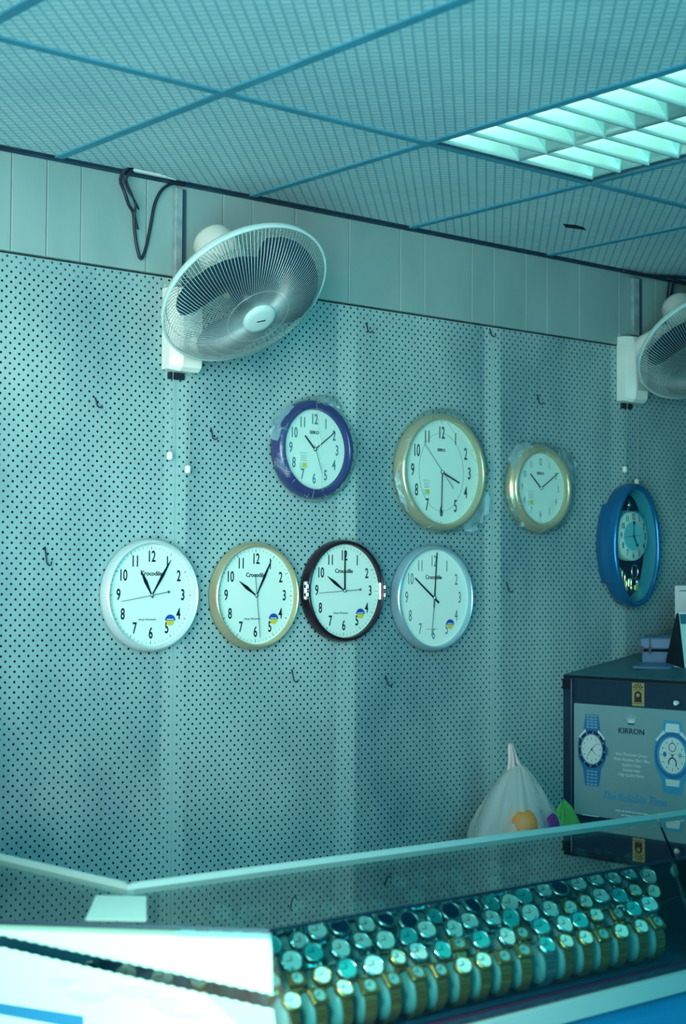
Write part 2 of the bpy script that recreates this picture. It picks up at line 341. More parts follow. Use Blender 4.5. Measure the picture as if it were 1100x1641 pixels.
# grime along the wall angle
for k, (x, s) in enumerate([(2.62,.05),(2.68,.04),(2.75,.06),(3.36,.03),(3.75,.04),(3.86,.03)]):
    pass

# ================================================================ TROFFER
tr = empty('ceiling_light', (3.017, 2.317, CEIL), 'recessed fluorescent ceiling light with bright mirrored louvre cells', 'ceiling light')
def L3(x, y, z): return (x-3.017, y-2.317, z-CEIL)
b = MB()
X0, X1, Y0, Y1 = 2.733, 3.301, 1.726, 2.908
for (p, q) in (((X0-.012, Y0-.012, CEIL-.005), (X0, Y1+.012, CEIL+.11)), ((X1, Y0-.012, CEIL-.005), (X1+.012, Y1+.012, CEIL+.11)), ((X0, Y0-.012, CEIL-.005), (X1, Y0, CEIL+.11)), ((X0, Y1, CEIL-.005), (X1, Y1+.012, CEIL+.11))):
    b.box(L3(*p), L3(*q))
b.build('light_frame', M_['lframe'], tr)
MB().box(L3(X0, Y0, CEIL+.11), L3(X1, Y1, CEIL+.115)).build('reflector', M_['troffer'], tr)
for xx in (2.876, 3.159):
    MB().lathe([(.0, -.58), (.013, -.58), (.013, .58), (0, .58)], 16, 'Y', L3(xx, 2.317, CEIL+.082)).build('fluorescent_tube', M_['lamp'], tr)
XM = 3.019
def vee(b, poly_y, x0, x1): pass
# lengthwise curved wedges: two sides and the middle
def wedge(xc, half, y0, y1, side=0):
    pts = []
    n = 6; H = .058
    prof = [(half*(t/n)**1.15, H*t/n) for t in range(n+1)]
    L_ = [(xc - p, CEIL + h) for p, h in reversed(prof)] if side <= 0 else [(xc, CEIL + H)]
    R_ = [(xc + p, CEIL + h) for p, h in prof] if side >= 0 else [(xc, CEIL+H)]
    poly = L_ + R_ if side == 0 else (([(xc, CEIL+H)] + R_) if side > 0 else (L_ + [(xc, CEIL+H)]))
    m = MB(); k = len(poly)
    vs = [L3(p, y0, h) for p, h in poly] + [L3(p, y1, h) for p, h in poly]
    m.add(vs, [(i, i+1, k+i+1, k+i) for i in range(k-1)], True)
    m.build('louvre_spine', M_['spine'], tr)
M_['spine'] = mat('mirror_aluminium', '#cfe8e4', .12, 1)
wedge(XM, .062, Y0, Y1); wedge(X0+.001, .045, Y0, Y1, 1); wedge(X1-.001, .045, Y0, Y1, -1)
nb = 12; pitch = .0955
for k in range(13):
    yc = Y1 - .004 - k*pitch
    if yc < Y0: break
    for (xa, xc) in ((X0+.002, XM), (XM, X1-.002)):
        # curved wedge running across between the spines, its ends cut to the spines' slope
        m = MB(); n = 5; H = .052
        prof = [(.0045-.003*t/n, H*t/n) for t in range(n+1)]
        line = [(-p, h) for p, h in reversed(prof)] + prof
        vs = []
        for e, sgn in ((xa, 1), (xc, -1)):
            for p, h in line:
                y = min(Y1, max(Y0, yc+p)); vs.append(L3(e + sgn*.0*h, y, CEIL+.001+h))
        kk = len(line); m.add(vs, [(i, i+1, kk+i+1, kk+i) for i in range(kk-1)], True)
        m.build('louvre_blade', M_['louvre'], tr)

# ================================================================ CLOCKS
def pt(ang, r): a = math.radians(ang); return (r*math.sin(a), r*math.cos(a))
def hand(parent, ang, length, tail, w, y, m, name, taper=False, tip=None):
    b = MB(); a = math.radians(ang); d = Vector((math.sin(a), 0, math.cos(a))); s = Vector((math.cos(a), 0, -math.sin(a)))
    def P(u, v, yy): q = d*u + s*v; return (q.x, yy, q.z)
    if taper: poly = [(-tail, w*.4), (length*.15, w*.45), (length*.55, w), (length, w*.12), (length, -w*.12), (length*.55, -w), (length*.15, -w*.45), (-tail, -w*.4)]
    else: poly = [(-tail, w), (length, w*.7), (length, -w*.7), (-tail, -w)]
    b.prism(poly, y, y-.0012, P)
    if tip == 'dot':
        c = P(-tail, 0, y); b.lathe([(0, -.0015), (w*4, -.0015), (w*4, 0)], 12, 'Y', c)
    return b.build(name, m, parent)
def clock(x, z, R, r, rimm, label, hands, depth=.042, ns=.041, nr=.745, nm='ink', nxs=.64, bold=.0006, logo=None, sub=None, sticker=None, ticks=True, rimprof=None, cat='clock', dialm='dial', ez=1.0, tag_=None, glass=True):
    o = empty('wall_clock', (x, WY, z), label, cat, 'clocks on the pegboard')
    D = depth
    prof = rimprof or [(R*.93, 0), (R*.985, -.004), (R, -D*.35), (R*.995, -D*.6), (R*.975, -D*.86), (R*.945, -D), (r+.002, -D*.98), (r-.001, -D*.86), (r-.001, -D*.55)]
    MB().lathe(prof, 72, 'Y', ez=ez).build('clock_rim', rimm, o)
    yd = -D*.55
    MB().lathe([(0, yd), (r, yd)], 64, 'Y', ez=ez).build('dial', M_[dialm], o)
    for h in range(1, 13):
        px, pz = pt(h*30, r*nr); text(str(h), ns, M_[nm], o, (px, yd-.001, pz*ez), 'numeral', nxs, bold)
    if ticks:
        b = MB()
        for k in range(60):
            L = r*(.045 if k % 5 else .06); a = math.radians(k*6); wd = .0006 if k % 5 else .0012
            d = Vector((math.sin(a), 0, math.cos(a))); s = Vector((math.cos(a), 0, -math.sin(a)))
            q = [d*(r*.95)+s*wd, d*(r*.95-L)+s*wd, d*(r*.95-L)-s*wd, d*(r*.95)-s*wd]
            b.add([(v.x, yd-.0008, v.z*ez) for v in q], [(0, 1, 2, 3)])
        b.build('minute_marks', M_['inkgrey'], o)['kind'] = 'stuff'
    for i, (ang, ln, tl, wd, taper, mm, tip) in enumerate(hands):
        hand(o, ang, ln*r, tl*r, wd, yd-.003-.002*i, M_[mm], ('hour_hand', 'minute_hand', 'second_hand')[i], taper, tip)
    MB().lathe([(0, -.010), (.004, -.010), (.0045, 0)], 12, 'Y', (0, yd, 0)).build('hand_pin', M_['clipm'], o)
    if logo: text(logo, *logo_args[logo], o, (0, yd-.001, r*.42), 'lettering', 1.0, .0003)
    if sub: text(sub, .0085, M_['inkgrey'], o, (-.012, yd-.001, -r*.47), 'lettering', .9, 0, None, .4)
    if sticker:
        sx, sz = sticker; s = .0155
        b = MB(); up = [(sx+s*1.05*math.cos(t), sz+s*math.sin(t)) for t in [PI*i/10 for i in range(11)]]
        b.prism(up, yd-.0016, yd-.0024, lambda p, q, h: (p, h, q)); bl = b.build('sticker_top', M_['stkblue'], o)
        b = MB(); dn = [(sx+s*.85*math.cos(t), sz-.001+s*.8*math.sin(t)) for t in [PI+PI*i/10 for i in range(11)]]
        b.prism(dn, yd-.0016, yd-.0024, lambda p, q, h: (p, h, q)); b.build('sticker_bottom', M_['stkyel'], o)
        b = MB(); b.box((sx-s*.7, yd-.0028, sz+.002), (sx+s*.7, yd-.0024, sz+.004)); b.build('sticker_print', M_['stkwhite'], o)
    if tag_:
        sx, sz = tag_
        b = MB().box((sx-.014, yd-.0022, sz+.001), (sx+.014, yd-.0014, sz+.024)); b.build('price_label', M_['stkwhite'], o)
        b = MB()
        for k in range(3): b.box((sx-.011, yd-.0028, sz+.006+k*.006), (sx+.011, yd-.0023, sz+.0075+k*.006))
        b.build('label_print', M_['inkgrey'], o)
        MB().box((sx-.003, yd-.0022, sz-.012), (sx+.012, yd-.0014, sz)).build('yellow_label', M_['stkyel'], o)
        MB().box((sx-.014, yd-.0012, sz-.017), (sx+.014, yd-.0008, sz+.03)).build('label_backing', M_['paperc'], o)
    if glass: MB().lathe([(0, -D*.87), (r-.001, -D*.87)], 48, 'Y', ez=ez).build('clock_glass', M_['cglass'], o)
    return o
logo_args = {'Crocodile': (.0165, M_['ink']), 'SEIKO': (.0125, M_['ink'])}
BH, BM = .0058, .0042
c1 = clock(2.396, 1.496, .147, .134, M_['silver'], 'pearly silver wall clock at five past eleven, leftmost on the pegboard',
  [(332, .55, .06, 0.0050, True, 'hand', None), (32, .82, .04, 0.0042, True, 'hand', None), (260, .72, .38, .0009, False, 'thinhand', 'dot')], sub='Sweep Movement', logo='Crocodile', sticker=(.060, -.066), bold=.0007)
c2 = clock(2.737, 1.496, .147, .134, M_['gold'], 'champagne gold wall clock at five past ten, second in the lower row',
  [(304, .52, .05, 0.0048, True, 'hand', None), (27, .82, .04, 0.0038, True, 'hand', None), (174, .86, .42, .0008, False, 'thinhand', 'dot')], sub='Sweep Movement', logo='Crocodile', sticker=(.062, -.064), bold=.0005)
c3 = clock(3.053, 1.511, .147, .134, M_['brown'], 'dark brown wall clock with chrome clips at each side, reading ten',
  [(303, .56, .04, 0.0048, True, 'hand', None), (0, .86, .03, .0026, False, 'hand', None), (266, .72, .42, .0009, False, 'thinhand', 'dot')], sub='Sweep Movement', logo='Crocodile', sticker=(.062, -.066), bold=.0005)
for s in (-1, 1):
    b = MB()
    for k in (-1, 1): b.box((s*.137, -.026, k*.0115-.0085), (s*.1505, -.0435, k*.0115+.0085), bev=.004)
    b.build('chrome_clip', M_['clipm'], c3)
    b = MB().box((s*.128, -.024, -.026), (s*.1505, -.036, .026), bev=.003).build('clip_seat', M_['silver'], c3)
c4 = clock(3.405, 1.492, .160, .146, M_['silverb'], 'blue-silver wall clock with thin grey numerals, rightmost in the lower row',
  [(307, .66, .17, .003, False, 'hand', None), (4, .93, .20, .0022, False, 'hand', None), (187, .78, .1, .0008, False, 'thinhand', None)], ns=.048, nm='inkgrey', nxs=.55, bold=0.0, sub=None, logo='Crocodile', sticker=(.068, -.080), ticks=False)
b = MB().box((-.03, -.0245, -.094), (.018, -.0240, -.0928)).build('lettering', M_['inkgrey'], c4)
c5 = clock(2.937, 1.910, .141, .113, M_['navy'], 'deep blue rimmed wall clock wrapped in clear plastic, leftmost of the upper row',
  [(316, .45, .06, .003, False, 'hand', None), (54, .80, .05, .0018, False, 'hand', None), (160, .62, .1, .0006, False, 'thinhand', None)], ns=.041, nm='inkblue', nxs=.62, bold=.0008, logo='SEIKO', tag_=(-.04, -.040), ticks=False, depth=.05,
  rimprof=[(.125, 0), (.139, -.006), (.141, -.02), (.137, -.038), (.128, -.048), (.120, -.049), (.114, -.043), (.112, -.027)])
c6 = clock(3.432, 1.871, .178, .158, M_['gold'], 'large gold wall clock in plastic film reading half past three, middle of the upper row',
  [(112, .50, .03, .0032, False, 'hand', None), (182, .80, .03, .0017, False, 'hand', None), (317, .72, .42, .0007, False, 'thinhand', None)], ns=.052, nm='ink', nxs=.55, bold=.0005, logo='SEIKO', tag_=(-.062, -.055), ticks=False, depth=.05)
b = MB(); b.tube([(.092*math.sin(a*PI/24), -.0285, .118*math.cos(a*PI/24)) for a in range(48)], .0005, 4, closed=True); b.build('dial_ring_print', M_['inkgrey'], c6)
b = MB()
for k in range(12):
    a = k*PI/6; b.box((.150*math.sin(a)-.0012, -.0285, .150*math.cos(a)-.0012), (.150*math.sin(a)+.0012, -.0282, .150*math.cos(a)+.0012))
b.build('hour_dots', M_['ink'], c6)
c7 = clock(3.866, 1.842, .141, .112, M_['gold'], 'small dull gold wall clock bunched in clear plastic, reading ten past ten',
  [(312, .58, .05, .0024, False, 'hand', None), (56, .84, .05, .0016, False, 'hand', None)], ns=.030, nm='inkblue', nxs=.5, bold=0, logo='SEIKO', tag_=(-.045, -.040), ticks=False, depth=.05,
  rimprof=[(.125, 0), (.139, -.006), (.141, -.022), (.138, -.03), (.133, -.032), (.132, -.042), (.126, -.049), (.118, -.048), (.113, -.042), (.111, -.027)])
for n in list(c7.children):
    if n.name.startswith('numeral'): pass

def wrap(c, R, lobes, seed, D=.058):
    """clear film pulled round a clock: wrinkled shell with loose gathered flaps"""
    nA, b = 110, MB(); rings = [(.0, -D*1.0), (.35, -D*1.0), (.7, -D*1.01), (.90, -D*1.02), (.99, -D*.92), (1.03, -D*.6), (1.05, -D*.3), (1.03, -.004)]
    vs = []
    for i in range(nA):
        a = 2*PI*i/nA; lob = 0
        for (la, amp, wd) in lobes:
            dlt = (a-math.radians(la)+PI) % (2*PI) - PI; lob += amp*math.exp(-(dlt/wd)**2)
        for k, (f, y) in enumerate(rings):
            nz = noise.noise(Vector((math.cos(a)*2.5, math.sin(a)*2.5, seed+k*.5)))
            n2 = noise.noise(Vector((math.cos(a)*6, math.sin(a)*6, seed*2+k*.8)))
            e = (f**6)
            rad = R*f*(1+.03*nz*e+.018*n2*e) + lob*(1 if f > 1 else .45 if f > .95 else 0)*(1+.5*n2)
            yy = y - .006*n2*e - (.004*nz if f > .3 else 0)
            if lob > .004 and f > .95: yy = y*.6-.012*nz-.01
            vs.append((rad*math.sin(a), min(yy, -.002), rad*math.cos(a)))
    k = len(rings); fs = [(i*k+q, ((i+1) % nA)*k+q, ((i+1) % nA)*k+q+1, i*k+q+1) for i in range(nA) for q in range(k-1)]
    b.add(vs, fs, True); b.build('plastic_wrap', M_['wrap'], c)
    # sharp creases in the film
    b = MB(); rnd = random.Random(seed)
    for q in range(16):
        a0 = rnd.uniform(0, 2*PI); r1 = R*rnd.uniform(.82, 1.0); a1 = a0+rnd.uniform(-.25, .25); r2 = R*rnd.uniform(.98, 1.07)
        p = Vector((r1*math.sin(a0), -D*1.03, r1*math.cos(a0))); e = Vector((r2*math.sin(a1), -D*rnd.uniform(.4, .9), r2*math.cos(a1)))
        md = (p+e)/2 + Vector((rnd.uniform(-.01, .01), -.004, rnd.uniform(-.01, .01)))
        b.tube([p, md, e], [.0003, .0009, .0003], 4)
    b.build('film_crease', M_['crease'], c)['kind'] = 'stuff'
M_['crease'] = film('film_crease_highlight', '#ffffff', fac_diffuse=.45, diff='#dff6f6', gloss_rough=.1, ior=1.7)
wrap(c5, .141, [(300, .018, .3), (28, .020, .25), (250, .010, .3)], 3.1)
wrap(c6, .178, [(128, .036, .35), (20, .010, .2), (255, .010, .35)], 8.4)
wrap(c7, .141, [(50, .050, .22), (72, .028, .2), (318, .034, .25), (235, .010, .3)], 5.7)
def flap(c, ang, r, w_, h_, seed):
    # loose crumpled corner of the film, standing out beyond the rim
    b = MB(); n = 9; vs = []; a = math.radians(ang); d = Vector((math.sin(a), 0, math.cos(a))); t_ = Vector((math.cos(a), 0, -math.sin(a)))
    for i in range(n+1):
        for j in range(n+1):
            u, v = i/n, j/n-.5; k = noise.noise(Vector((u*4, v*5, seed)))
            wd = w_*(1-.45*u**2)*(1+.25*noise.noise(Vector((u*3, seed, 1))))
            p = d*(r + h_*u*(1+.3*noise.noise(Vector((v*4, seed, 5))))) + t_*(v*wd); vs.append((p.x, -.030-.014*k-.012*math.sin(u*5+seed)*.6, p.z))
    b.add(vs, [(i*(n+1)+j, (i+1)*(n+1)+j, (i+1)*(n+1)+j+1, i*(n+1)+j+1) for i in range(n) for j in range(n)], True)
    b.build('film_flap', M_['flap'], c)
M_['flap'] = film('loose_film_flap', '#f0fafa', fac_diffuse=.46, diff='#bfeaf0', gloss_rough=.2, ior=1.6, bump=.5, bscale=45)
for q in ((c5, 300, .128, .12, .030, 1.2), (c5, 25, .130, .09, .024, 2.4), (c6, 128, .160, .16, .055, 3.3), (c6, 18, .165, .09, .018, 4.8), (c6, 250, .165, .14, .020, 5.1), (c7, 58, .118, .12, .075, 6.2), (c7, 318, .122, .12, .045, 7.7), (c7, 235, .130, .12, .020, 9.1)): flap(*q)
# long vertical fold on the wraps
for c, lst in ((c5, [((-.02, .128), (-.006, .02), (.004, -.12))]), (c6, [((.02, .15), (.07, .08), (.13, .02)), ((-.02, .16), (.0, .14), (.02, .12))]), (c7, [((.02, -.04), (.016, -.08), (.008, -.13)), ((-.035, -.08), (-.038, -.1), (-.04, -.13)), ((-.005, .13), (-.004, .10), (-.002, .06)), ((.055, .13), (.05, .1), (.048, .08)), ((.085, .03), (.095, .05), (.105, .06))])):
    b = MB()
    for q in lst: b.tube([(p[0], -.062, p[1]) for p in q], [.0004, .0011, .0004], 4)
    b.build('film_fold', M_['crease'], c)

# ---- oval pendulum clock
o8 = empty('pendulum_clock', (4.293, WY, 1.670), 'tall oval metallic blue pendulum clock under the white pull knobs', 'clock', 'clocks on the pegboard')
def oval_lathe(prof, rx, rz, m, name, n=72):
    b = MB(); vs = []; k = len(prof)
    for i in range(n):
        a = 2*PI*i/n
        for d, y in prof: vs.append(((rx-d)*math.cos(a), y, (rz-d)*math.sin(a)))
    b.add(vs, [(i*k+q, ((i+1) % n)*k+q, ((i+1) % n)*k+q+1, i*k+q+1) for i in range(n) for q in range(k-1)], True)
    return b.build(name, m, o8)
oval_lathe([(.014, 0), (.004, -.01), (0, -.03), (0, -.055), (.004, -.069), (.010, -.075), (.016, -.074), (.020, -.066), (.022, -.055)], .122, .207, M_['oval'], 'clock_rim')
oval_lathe([(.020, -.064), (.026, -.050), (.032, -.020)], .122, .207, M_['ovald'], 'inner_bevel')
b = MB()
def oval_disc(cx, cz, rx, rz, y, m, name, n=48):
    b = MB(); b.add([(cx+rx*math.cos(2*PI*i/n), y, cz+rz*math.sin(2*PI*i/n)) for i in range(n)], [tuple(range(n))]); return b.build(name, m, o8)
oval_disc(0, 0, .104, .189, -.014, M_['greyd'], 'back_plate')
for s in (-1, 1):       # side wings
    b = MB(); n = 14; P = []
    for i in range(n+1):
        z = -.128 + .262*i/n; xx = .122*math.sqrt(max(0, 1-(z/.207)**2)); P.append((xx, z))
    vs = []
    for xx, z in P:
        o_ = .017*(1-.25*(z/.14)**2)
        vs += [(s*(xx-.002), -.004, z), (s*(xx+o_*.8), -.006, z), (s*(xx+o_), -.03, z), (s*(xx+o_*.7), -.056, z), (s*(xx-.004), -.066, z)]
    fs = [(i*5+q, i*5+q+1, (i+1)*5+q+1, (i+1)*5+q) for i in range(n) for q in range(4)] + [tuple(range(5)), tuple(n*5+q for q in reversed(range(5)))]
    b.add(vs, fs, False); b.build('side_wing', M_['oval'], o8)
FZ = .030
b = MB().lathe([(0, -.050), (.074, -.050), (.077, -.046), (.077, -.016)], 48, 'Y', (.0, 0, FZ), ez=1.06); b.build('dial', M_['paperc'], o8)
MB().lathe([(0, -.0505), (.048, -.0505)], 36, 'Y', (0, 0, FZ)).build('dial_centre', mat('aqua_dial', '#5fc4cc', .5), o8)
MB().prism([(-.098*.9, -.01), (.098*.9, -.01), (.098*.9, .085), (.04, .115), (-.04, .115), (-.098*.9, .085)], -.015, -.040, lambda p, q, h: (p, h, q)).build('dial_mount', M_['ovald'], o8)
for h in range(1, 13):
    px, pz = pt(h*30, .061); text(str(h), .029, M_['ink'], o8, (px, -.0512, FZ+pz*1.06), 'numeral', .62, .0002)
for (ang, ln, tl, wd, nm_, mm) in ((152, .038, .005, .0022, 'hour_hand', 'hand'), (0, .052, .005, .0015, 'minute_hand', 'hand'), (264, .055, .034, .0007, 'second_hand', 'thinhand')):
    e = hand(o8, ang, ln, tl, wd, -.053, M_[mm], nm_); e.location = (0, 0, FZ)
for ang, q in ((152, .033), (0, .045)):
    px, pz = pt(ang, q); MB().lathe([(0, -.056), (.0045, -.056), (.0045, -.053)], 10, 'Y', (px, 0, FZ+pz)).build('hand_ornament', M_['hand'], o8)
# pendulum group: rotating ornaments and bright columns
b = MB()
for (x, z, r, h) in ((-.045, -.10, .006, .05), (-.033, -.105, .005, .045), (-.058, -.085, .004, .03), (.0, -.125, .009, .03), (.012, -.13, .006, .04), (-.012, -.135, .006, .04), (-.02, -.12, .005, .05)):
    b.lathe([(0, -h/2), (r*.6, -h/2), (r, -h*.35), (r*.5, 0), (r, h*.35), (r*.6, h/2), (0, h/2)], 10, 'Z', (x, -.03, z))
b.build('pendulum_column', mat('bright_gilt', '#e8e6b8', .18, .9), o8)
b = MB(); b.lathe([(.016, -.002), (.018, 0), (.016, .002), (.014, 0), (.016, -.002)], 24, 'Y', (.030, -.03, -.088), ez=1.4); b.lathe([(0, -.012), (.009, -.006), (.011, 0), (.009, .006), (0, .012)], 12, 'Z', (.042, -.03, -.122))
b.build('pendulum_ring', M_['clipm'], o8)
MB().lathe([(0, -.010), (.007, -.005), (.009, 0), (.006, .006), (0, .018)], 12, 'Z', (.004, -.028, .135)).tube([(.004, -.028, .13), (-.004, -.028, .112)], .0015, 6).build('top_ornament', M_['clipm'], o8)
MB().box((.030, -.032, -.150), (.052, -.026, -.132), bev=.002).build('gilt_plaque', mat('gilt_plaque', '#cdc98a', .3, .6), o8)
oval_disc(0, 0, .101, .186, -.062, M_['cglass'], 'clock_glass')

# ================================================================ WALL FANS
def wall_fan(label, base, head, nrm, R=.222, cordz=(.26, .30), flip=0):
    o = empty('wall_fan', (base[0], WY, base[1]), label, 'fan', 'wall fans')
    bx, bz = base   # bottom centre of the housing
    O = Vector((bx, WY, bz))
    # housing: long sloped box with soft bottom corner
    wd, ht = .098, .222
    prof = [(-.002, 0), (-.045, .0), (-.058, .010), (-.062, .03), (-.060, .17), (-.048, ht), (-.002, ht)]
    b = MB(); vs = []; n = len(prof)
    for sx, k in ((-1, .0), (-.42, 1), (.8, 1), (1, .55)):
        for i, (y, z) in enumerate(prof):
            yy = y if k == 1 else (-.002 + (y+.002)*(.60 if k == 0 else .78))
            zz = z + (.006 if (k != 1 and z < .02) else 0)
            vs.append((sx*wd/2, yy, zz))
    fs = [(q*n+i, q*n+i+1, (q+1)*n+i+1, (q+1)*n+i) for q in range(3) for i in range(n-1)] + [tuple(range(n)), tuple(3*n+i for i in reversed(range(n)))]
    b.add(vs, fs, False); b.build('housing', M_['plastic'], o)
    MB().box((-.018, -.0645, .040), (.040, -.060, .105), bev=.002).build('control_plate', M_['plastic2'], o)
    MB().lathe([(0, -.012), (.014, -.010), (.016, 0)], 20, 'Y', (.012, -.064, .078)).build('speed_dial', M_['plastic'], o)
    MB().box((-.044, -.001, ht), (-.030, -.006, ht+.014), bev=.001).build('hanging_tab', M_['plastic2'], o)
    MB().box((-.030, -.001, -.018), (.018, -.012, 0)).build('bracket', M_['darkpl'], o)
    # arm to the motor
    H = Vector(head) - O; n_ = Vector(nrm).normalized(); q = n_.to_track_quat('Z', 'Y').to_matrix().to_4x4(); T = Matrix.Translation(H) @ q
    mot = H - n_*.12
    MB().tube([(.0, -.045, ht-.06), (.004, -.075, ht-.02), (mot.x*.5, -.10, ht+.010), tuple(mot + Vector((0, .0, -.01)))], [.024, .026, .026, .028], 12).build('neck', M_['plastic'], o)
    MB().lathe([(0, -.228), (.030, -.228), (.048, -.222), (.056, -.208), (.060, -.15), (.060, -.10), (.066, -.07), (.066, -.062)], 32, 'Z', M=T).build('motor_housing', M_['plastic'], o)
    b = MB()
    for k in range(9): b.box((.054, -.02+k*.004, -.19), (.0575, -.018+k*.004, -.165), M=T)
    b.build('motor_vent', M_['darkpl'], o)
    # cage
    MB().lathe([(R+.002, -.010), (R+.004, -.002), (R+.003, .004), (R-.001, .006), (R-.004, .002), (R-.002, -.008), (R+.002, -.010)], 96, 'Z', M=T).build('cage_ring', M_['ring'], o)
    def guard(name, nw, h1, r1, sgn, twist, wr):
        b = MB()
        for k in range(nw):
            a = 2*PI*k/nw; pts = []
            for i in range(8):
                t = i/7; r = r1 + (R-r1)*t; h = h1*(1 - t**2.6)
                if sgn < 0: h = -h1*(1-t**5)
                aa = a + twist*(1-t); pts.append((r*math.cos(aa), r*math.sin(aa), h))
            b.tube(pts, wr, 3, M=T, cap=False)
        for rr_ in ((.085,) if sgn > 0 else (.1, .16, .205)):
            t = (rr_-r1)/(R-r1); h = h1*(1-t**2.6) - .002 if sgn > 0 else -h1*(1-t**5)-.002
            b.tube([(rr_*math.cos(x*PI/24), rr_*math.sin(x*PI/24), h) for x in range(48)], wr*1.1, 4, M=T, closed=True)
        g = b.build(name, M_['chrome'], o); return g
    guard('front_guard', 130, .085, .043, 1, .30, .0011)
    guard('rear_guard', 96, .062, .062, -1, 0, .0010)
    MB().lathe([(0, .099), (.030, .0985), (.042, .095), (.045, .090), (.044, .086)], 36, 'Z', M=T).build('guard_badge', M_['ring'], o)
    MB().box((-.012, -.0015, .099), (.012, .0015, .0998), M=T @ Matrix.Rotation(.4, 4, 'Z')).build('badge_print', M_['ink'], o)
    MB().lathe([(0, .050), (.016, .048), (.030, .036), (.036, .018), (.036, -.05)], 24, 'Z', M=T).build('blade_hub', M_['blade'], o)
    for k in range(3):
        b = MB(); vs = []; nr_, na = 8, 8; a0 = k*2*PI/3+.5
        for side in (0, 1):
            for i in range(nr_+1):
                r = .033 + (.196-.033)*i/nr_; span = 1.15 + .95*math.sin(PI*min(1, (i/nr_)*.62+.15))
                for j in range(na+1):
                    t = j/na-.5; a = a0 + span*t + .35*(i/nr_)
                    edge = 1 - .12*(abs(t)*2)**3*(i/nr_)
                    vs.append((r*edge*math.cos(a), r*edge*math.sin(a), .012 - .035*math.sin(t*2.2) + side*.0018))
        na1 = na+1; sN = (nr_+1)*na1
        fs = [(i*na1+j, (i+1)*na1+j, (i+1)*na1+j+1, i*na1+j+1) for i in range(nr_) for j in range(na)]
        fs += [tuple(sN+v for v in reversed(f)) for f in fs]
        b.add(vs, fs, True, M=T); b.build('fan_blade', M_['blade'], o)
    # pull cords
    for (dx, zb) in cordz:
        cd_ = MB().tube([(dx, -.030, .004), (dx, -.022, zb+.03), (dx, -.018, zb)], .0008, 5).build('pull_cord', M_['plastic2'], o)
        MB().lathe([(0, -.011), (.007, -.010), (.0085, -.006), (.0085, .006), (.007, .010), (0, .012)], 14, 'Z', (dx, -.018, zb-.01)).build('knob', M_['plastic'], cd_)
    return o
def fan_normal(head, th, ax=(.53, .848)):
    # a head turned th degrees off the camera's line of sight (fitted to its image outline) and nodding down to the right
    v = (Vector(head) - Vector((0, 0, 1.5))).normalized(); r_ = v.cross(Vector((0, 0, 1))).normalized(); d_ = v.cross(r_).normalized()
    if d_.z > 0: d_ = -d_
    return -v*math.cos(math.radians(th)) + (r_*ax[0] + d_*ax[1])*math.sin(math.radians(th))
H1, H2 = (2.510, 3.380, 2.265), (4.40, 3.390, 2.325)
wall_fan('ivory wall fan with tilted wire cage, above the blue rimmed clock', (2.485, 2.088), H1, fan_normal(H1, 51), R=.227, cordz=((-.031, -.222+.008), (.027, -.255+.008)))
wall_fan('ivory wall fan cut off by the right edge, above the oval clock', (4.318, 2.150), H2, fan_normal(H2, 51), R=.227, cordz=((-.029, -.215), (.032, -.255)))

# ================================================================ CABLES
def tubeobj(name, pts, r, m, label, cat, sub=4, group=None):
    P = [Vector(p) for p in pts]; out = []
    for i in range(len(P)-1):
        p0 = P[max(0, i-1)]; p1 = P[i]; p2 = P[i+1]; p3 = P[min(len(P)-1, i+2)]
        for k in range(sub):
            t = k/sub; out.append(.5*((2*p1)+(p2-p0)*t+(2*p0-5*p1+4*p2-p3)*t*t+(3*p1-p0-3*p2+p3)*t**3))
    out.append(P[-1]); o = MB().tube(out, r, 8).build(name, m); tag(o, label, cat, group); return o
tubeobj('power_cable', [(2.300, 3.62, 2.610), (2.289, 3.63, 2.575), (2.296, 3.62, 2.540), (2.312, 3.625, 2.512), (2.330, 3.63, 2.492), (2.337, 3.635, 2.455), (2.346, 3.637, 2.41), (2.360, 3.638, 2.377), (2.375, 3.637, 2.41), (2.388, 3.636, 2.47), (2.400, 3.635, 2.53), (2.420, 3.63, 2.57), (2.455, 3.63, 2.592), (2.49, 3.63, 2.594)], .0042, M_['cable'], 'black cable hanging in a loop from the broken ceiling corner', 'cable')
tubeobj('spliced_wire', [(2.318, 3.610, 2.610), (2.298, 3.615, 2.575), (2.309, 3.610, 2.54), (2.325, 3.612, 2.51), (2.322, 3.612, 2.485), (2.332, 3.618, 2.465), (2.340, 3.622, 2.450)], .0032, M_['cable'], 'frayed black wire twisted beside the hanging cable loop', 'cable')
tubeobj('spliced_wire', [(2.306, 3.600, 2.612), (2.285, 3.608, 2.585), (2.291, 3.604, 2.55), (2.318, 3.606, 2.520), (2.335, 3.612, 2.50)], .0026, M_['cable'], 'short stiff black wire end at the left of the cable loop', 'cable')
def trunking(x0, x1, z0, z1, label):
    t = empty('cable_trunking', ((x0+x1)/2, WY-.005, z0), label, 'trunking')
    h = z1-z0; w_ = (x1-x0)
    MB().box((-w_/2, -.001, 0), (w_*.12, -.016, h), bev=.002).build('trunking_channel', M_['trunk'], t)
    MB().box((w_*.16, -.001, 0), (w_/2, -.009, h)).build('trunking_lid', M_['trunkd'], t)
M_['trunkd'] = mat('dark_trunking_side', '#2c4456', .6)
trunking(2.463, 2.500, 2.322, 2.583, 'dusty grey trunking from ceiling down to the left fan')
trunking(4.333, 4.385, 2.384, 2.580, 'dusty grey trunking from ceiling down to the right fan')
tubeobj('ceiling_cable', [(4.24, 3.60, 2.588), (4.33, 3.59, 2.584), (4.43, 3.575, 2.588), (4.50, 3.55, 2.590), (4.60, 3.50, 2.582), (4.72, 3.46, 2.575), (4.9, 3.45, 2.582)], .006, M_['cable'], 'black cable drooping along the ceiling edge over the right fan', 'cable')
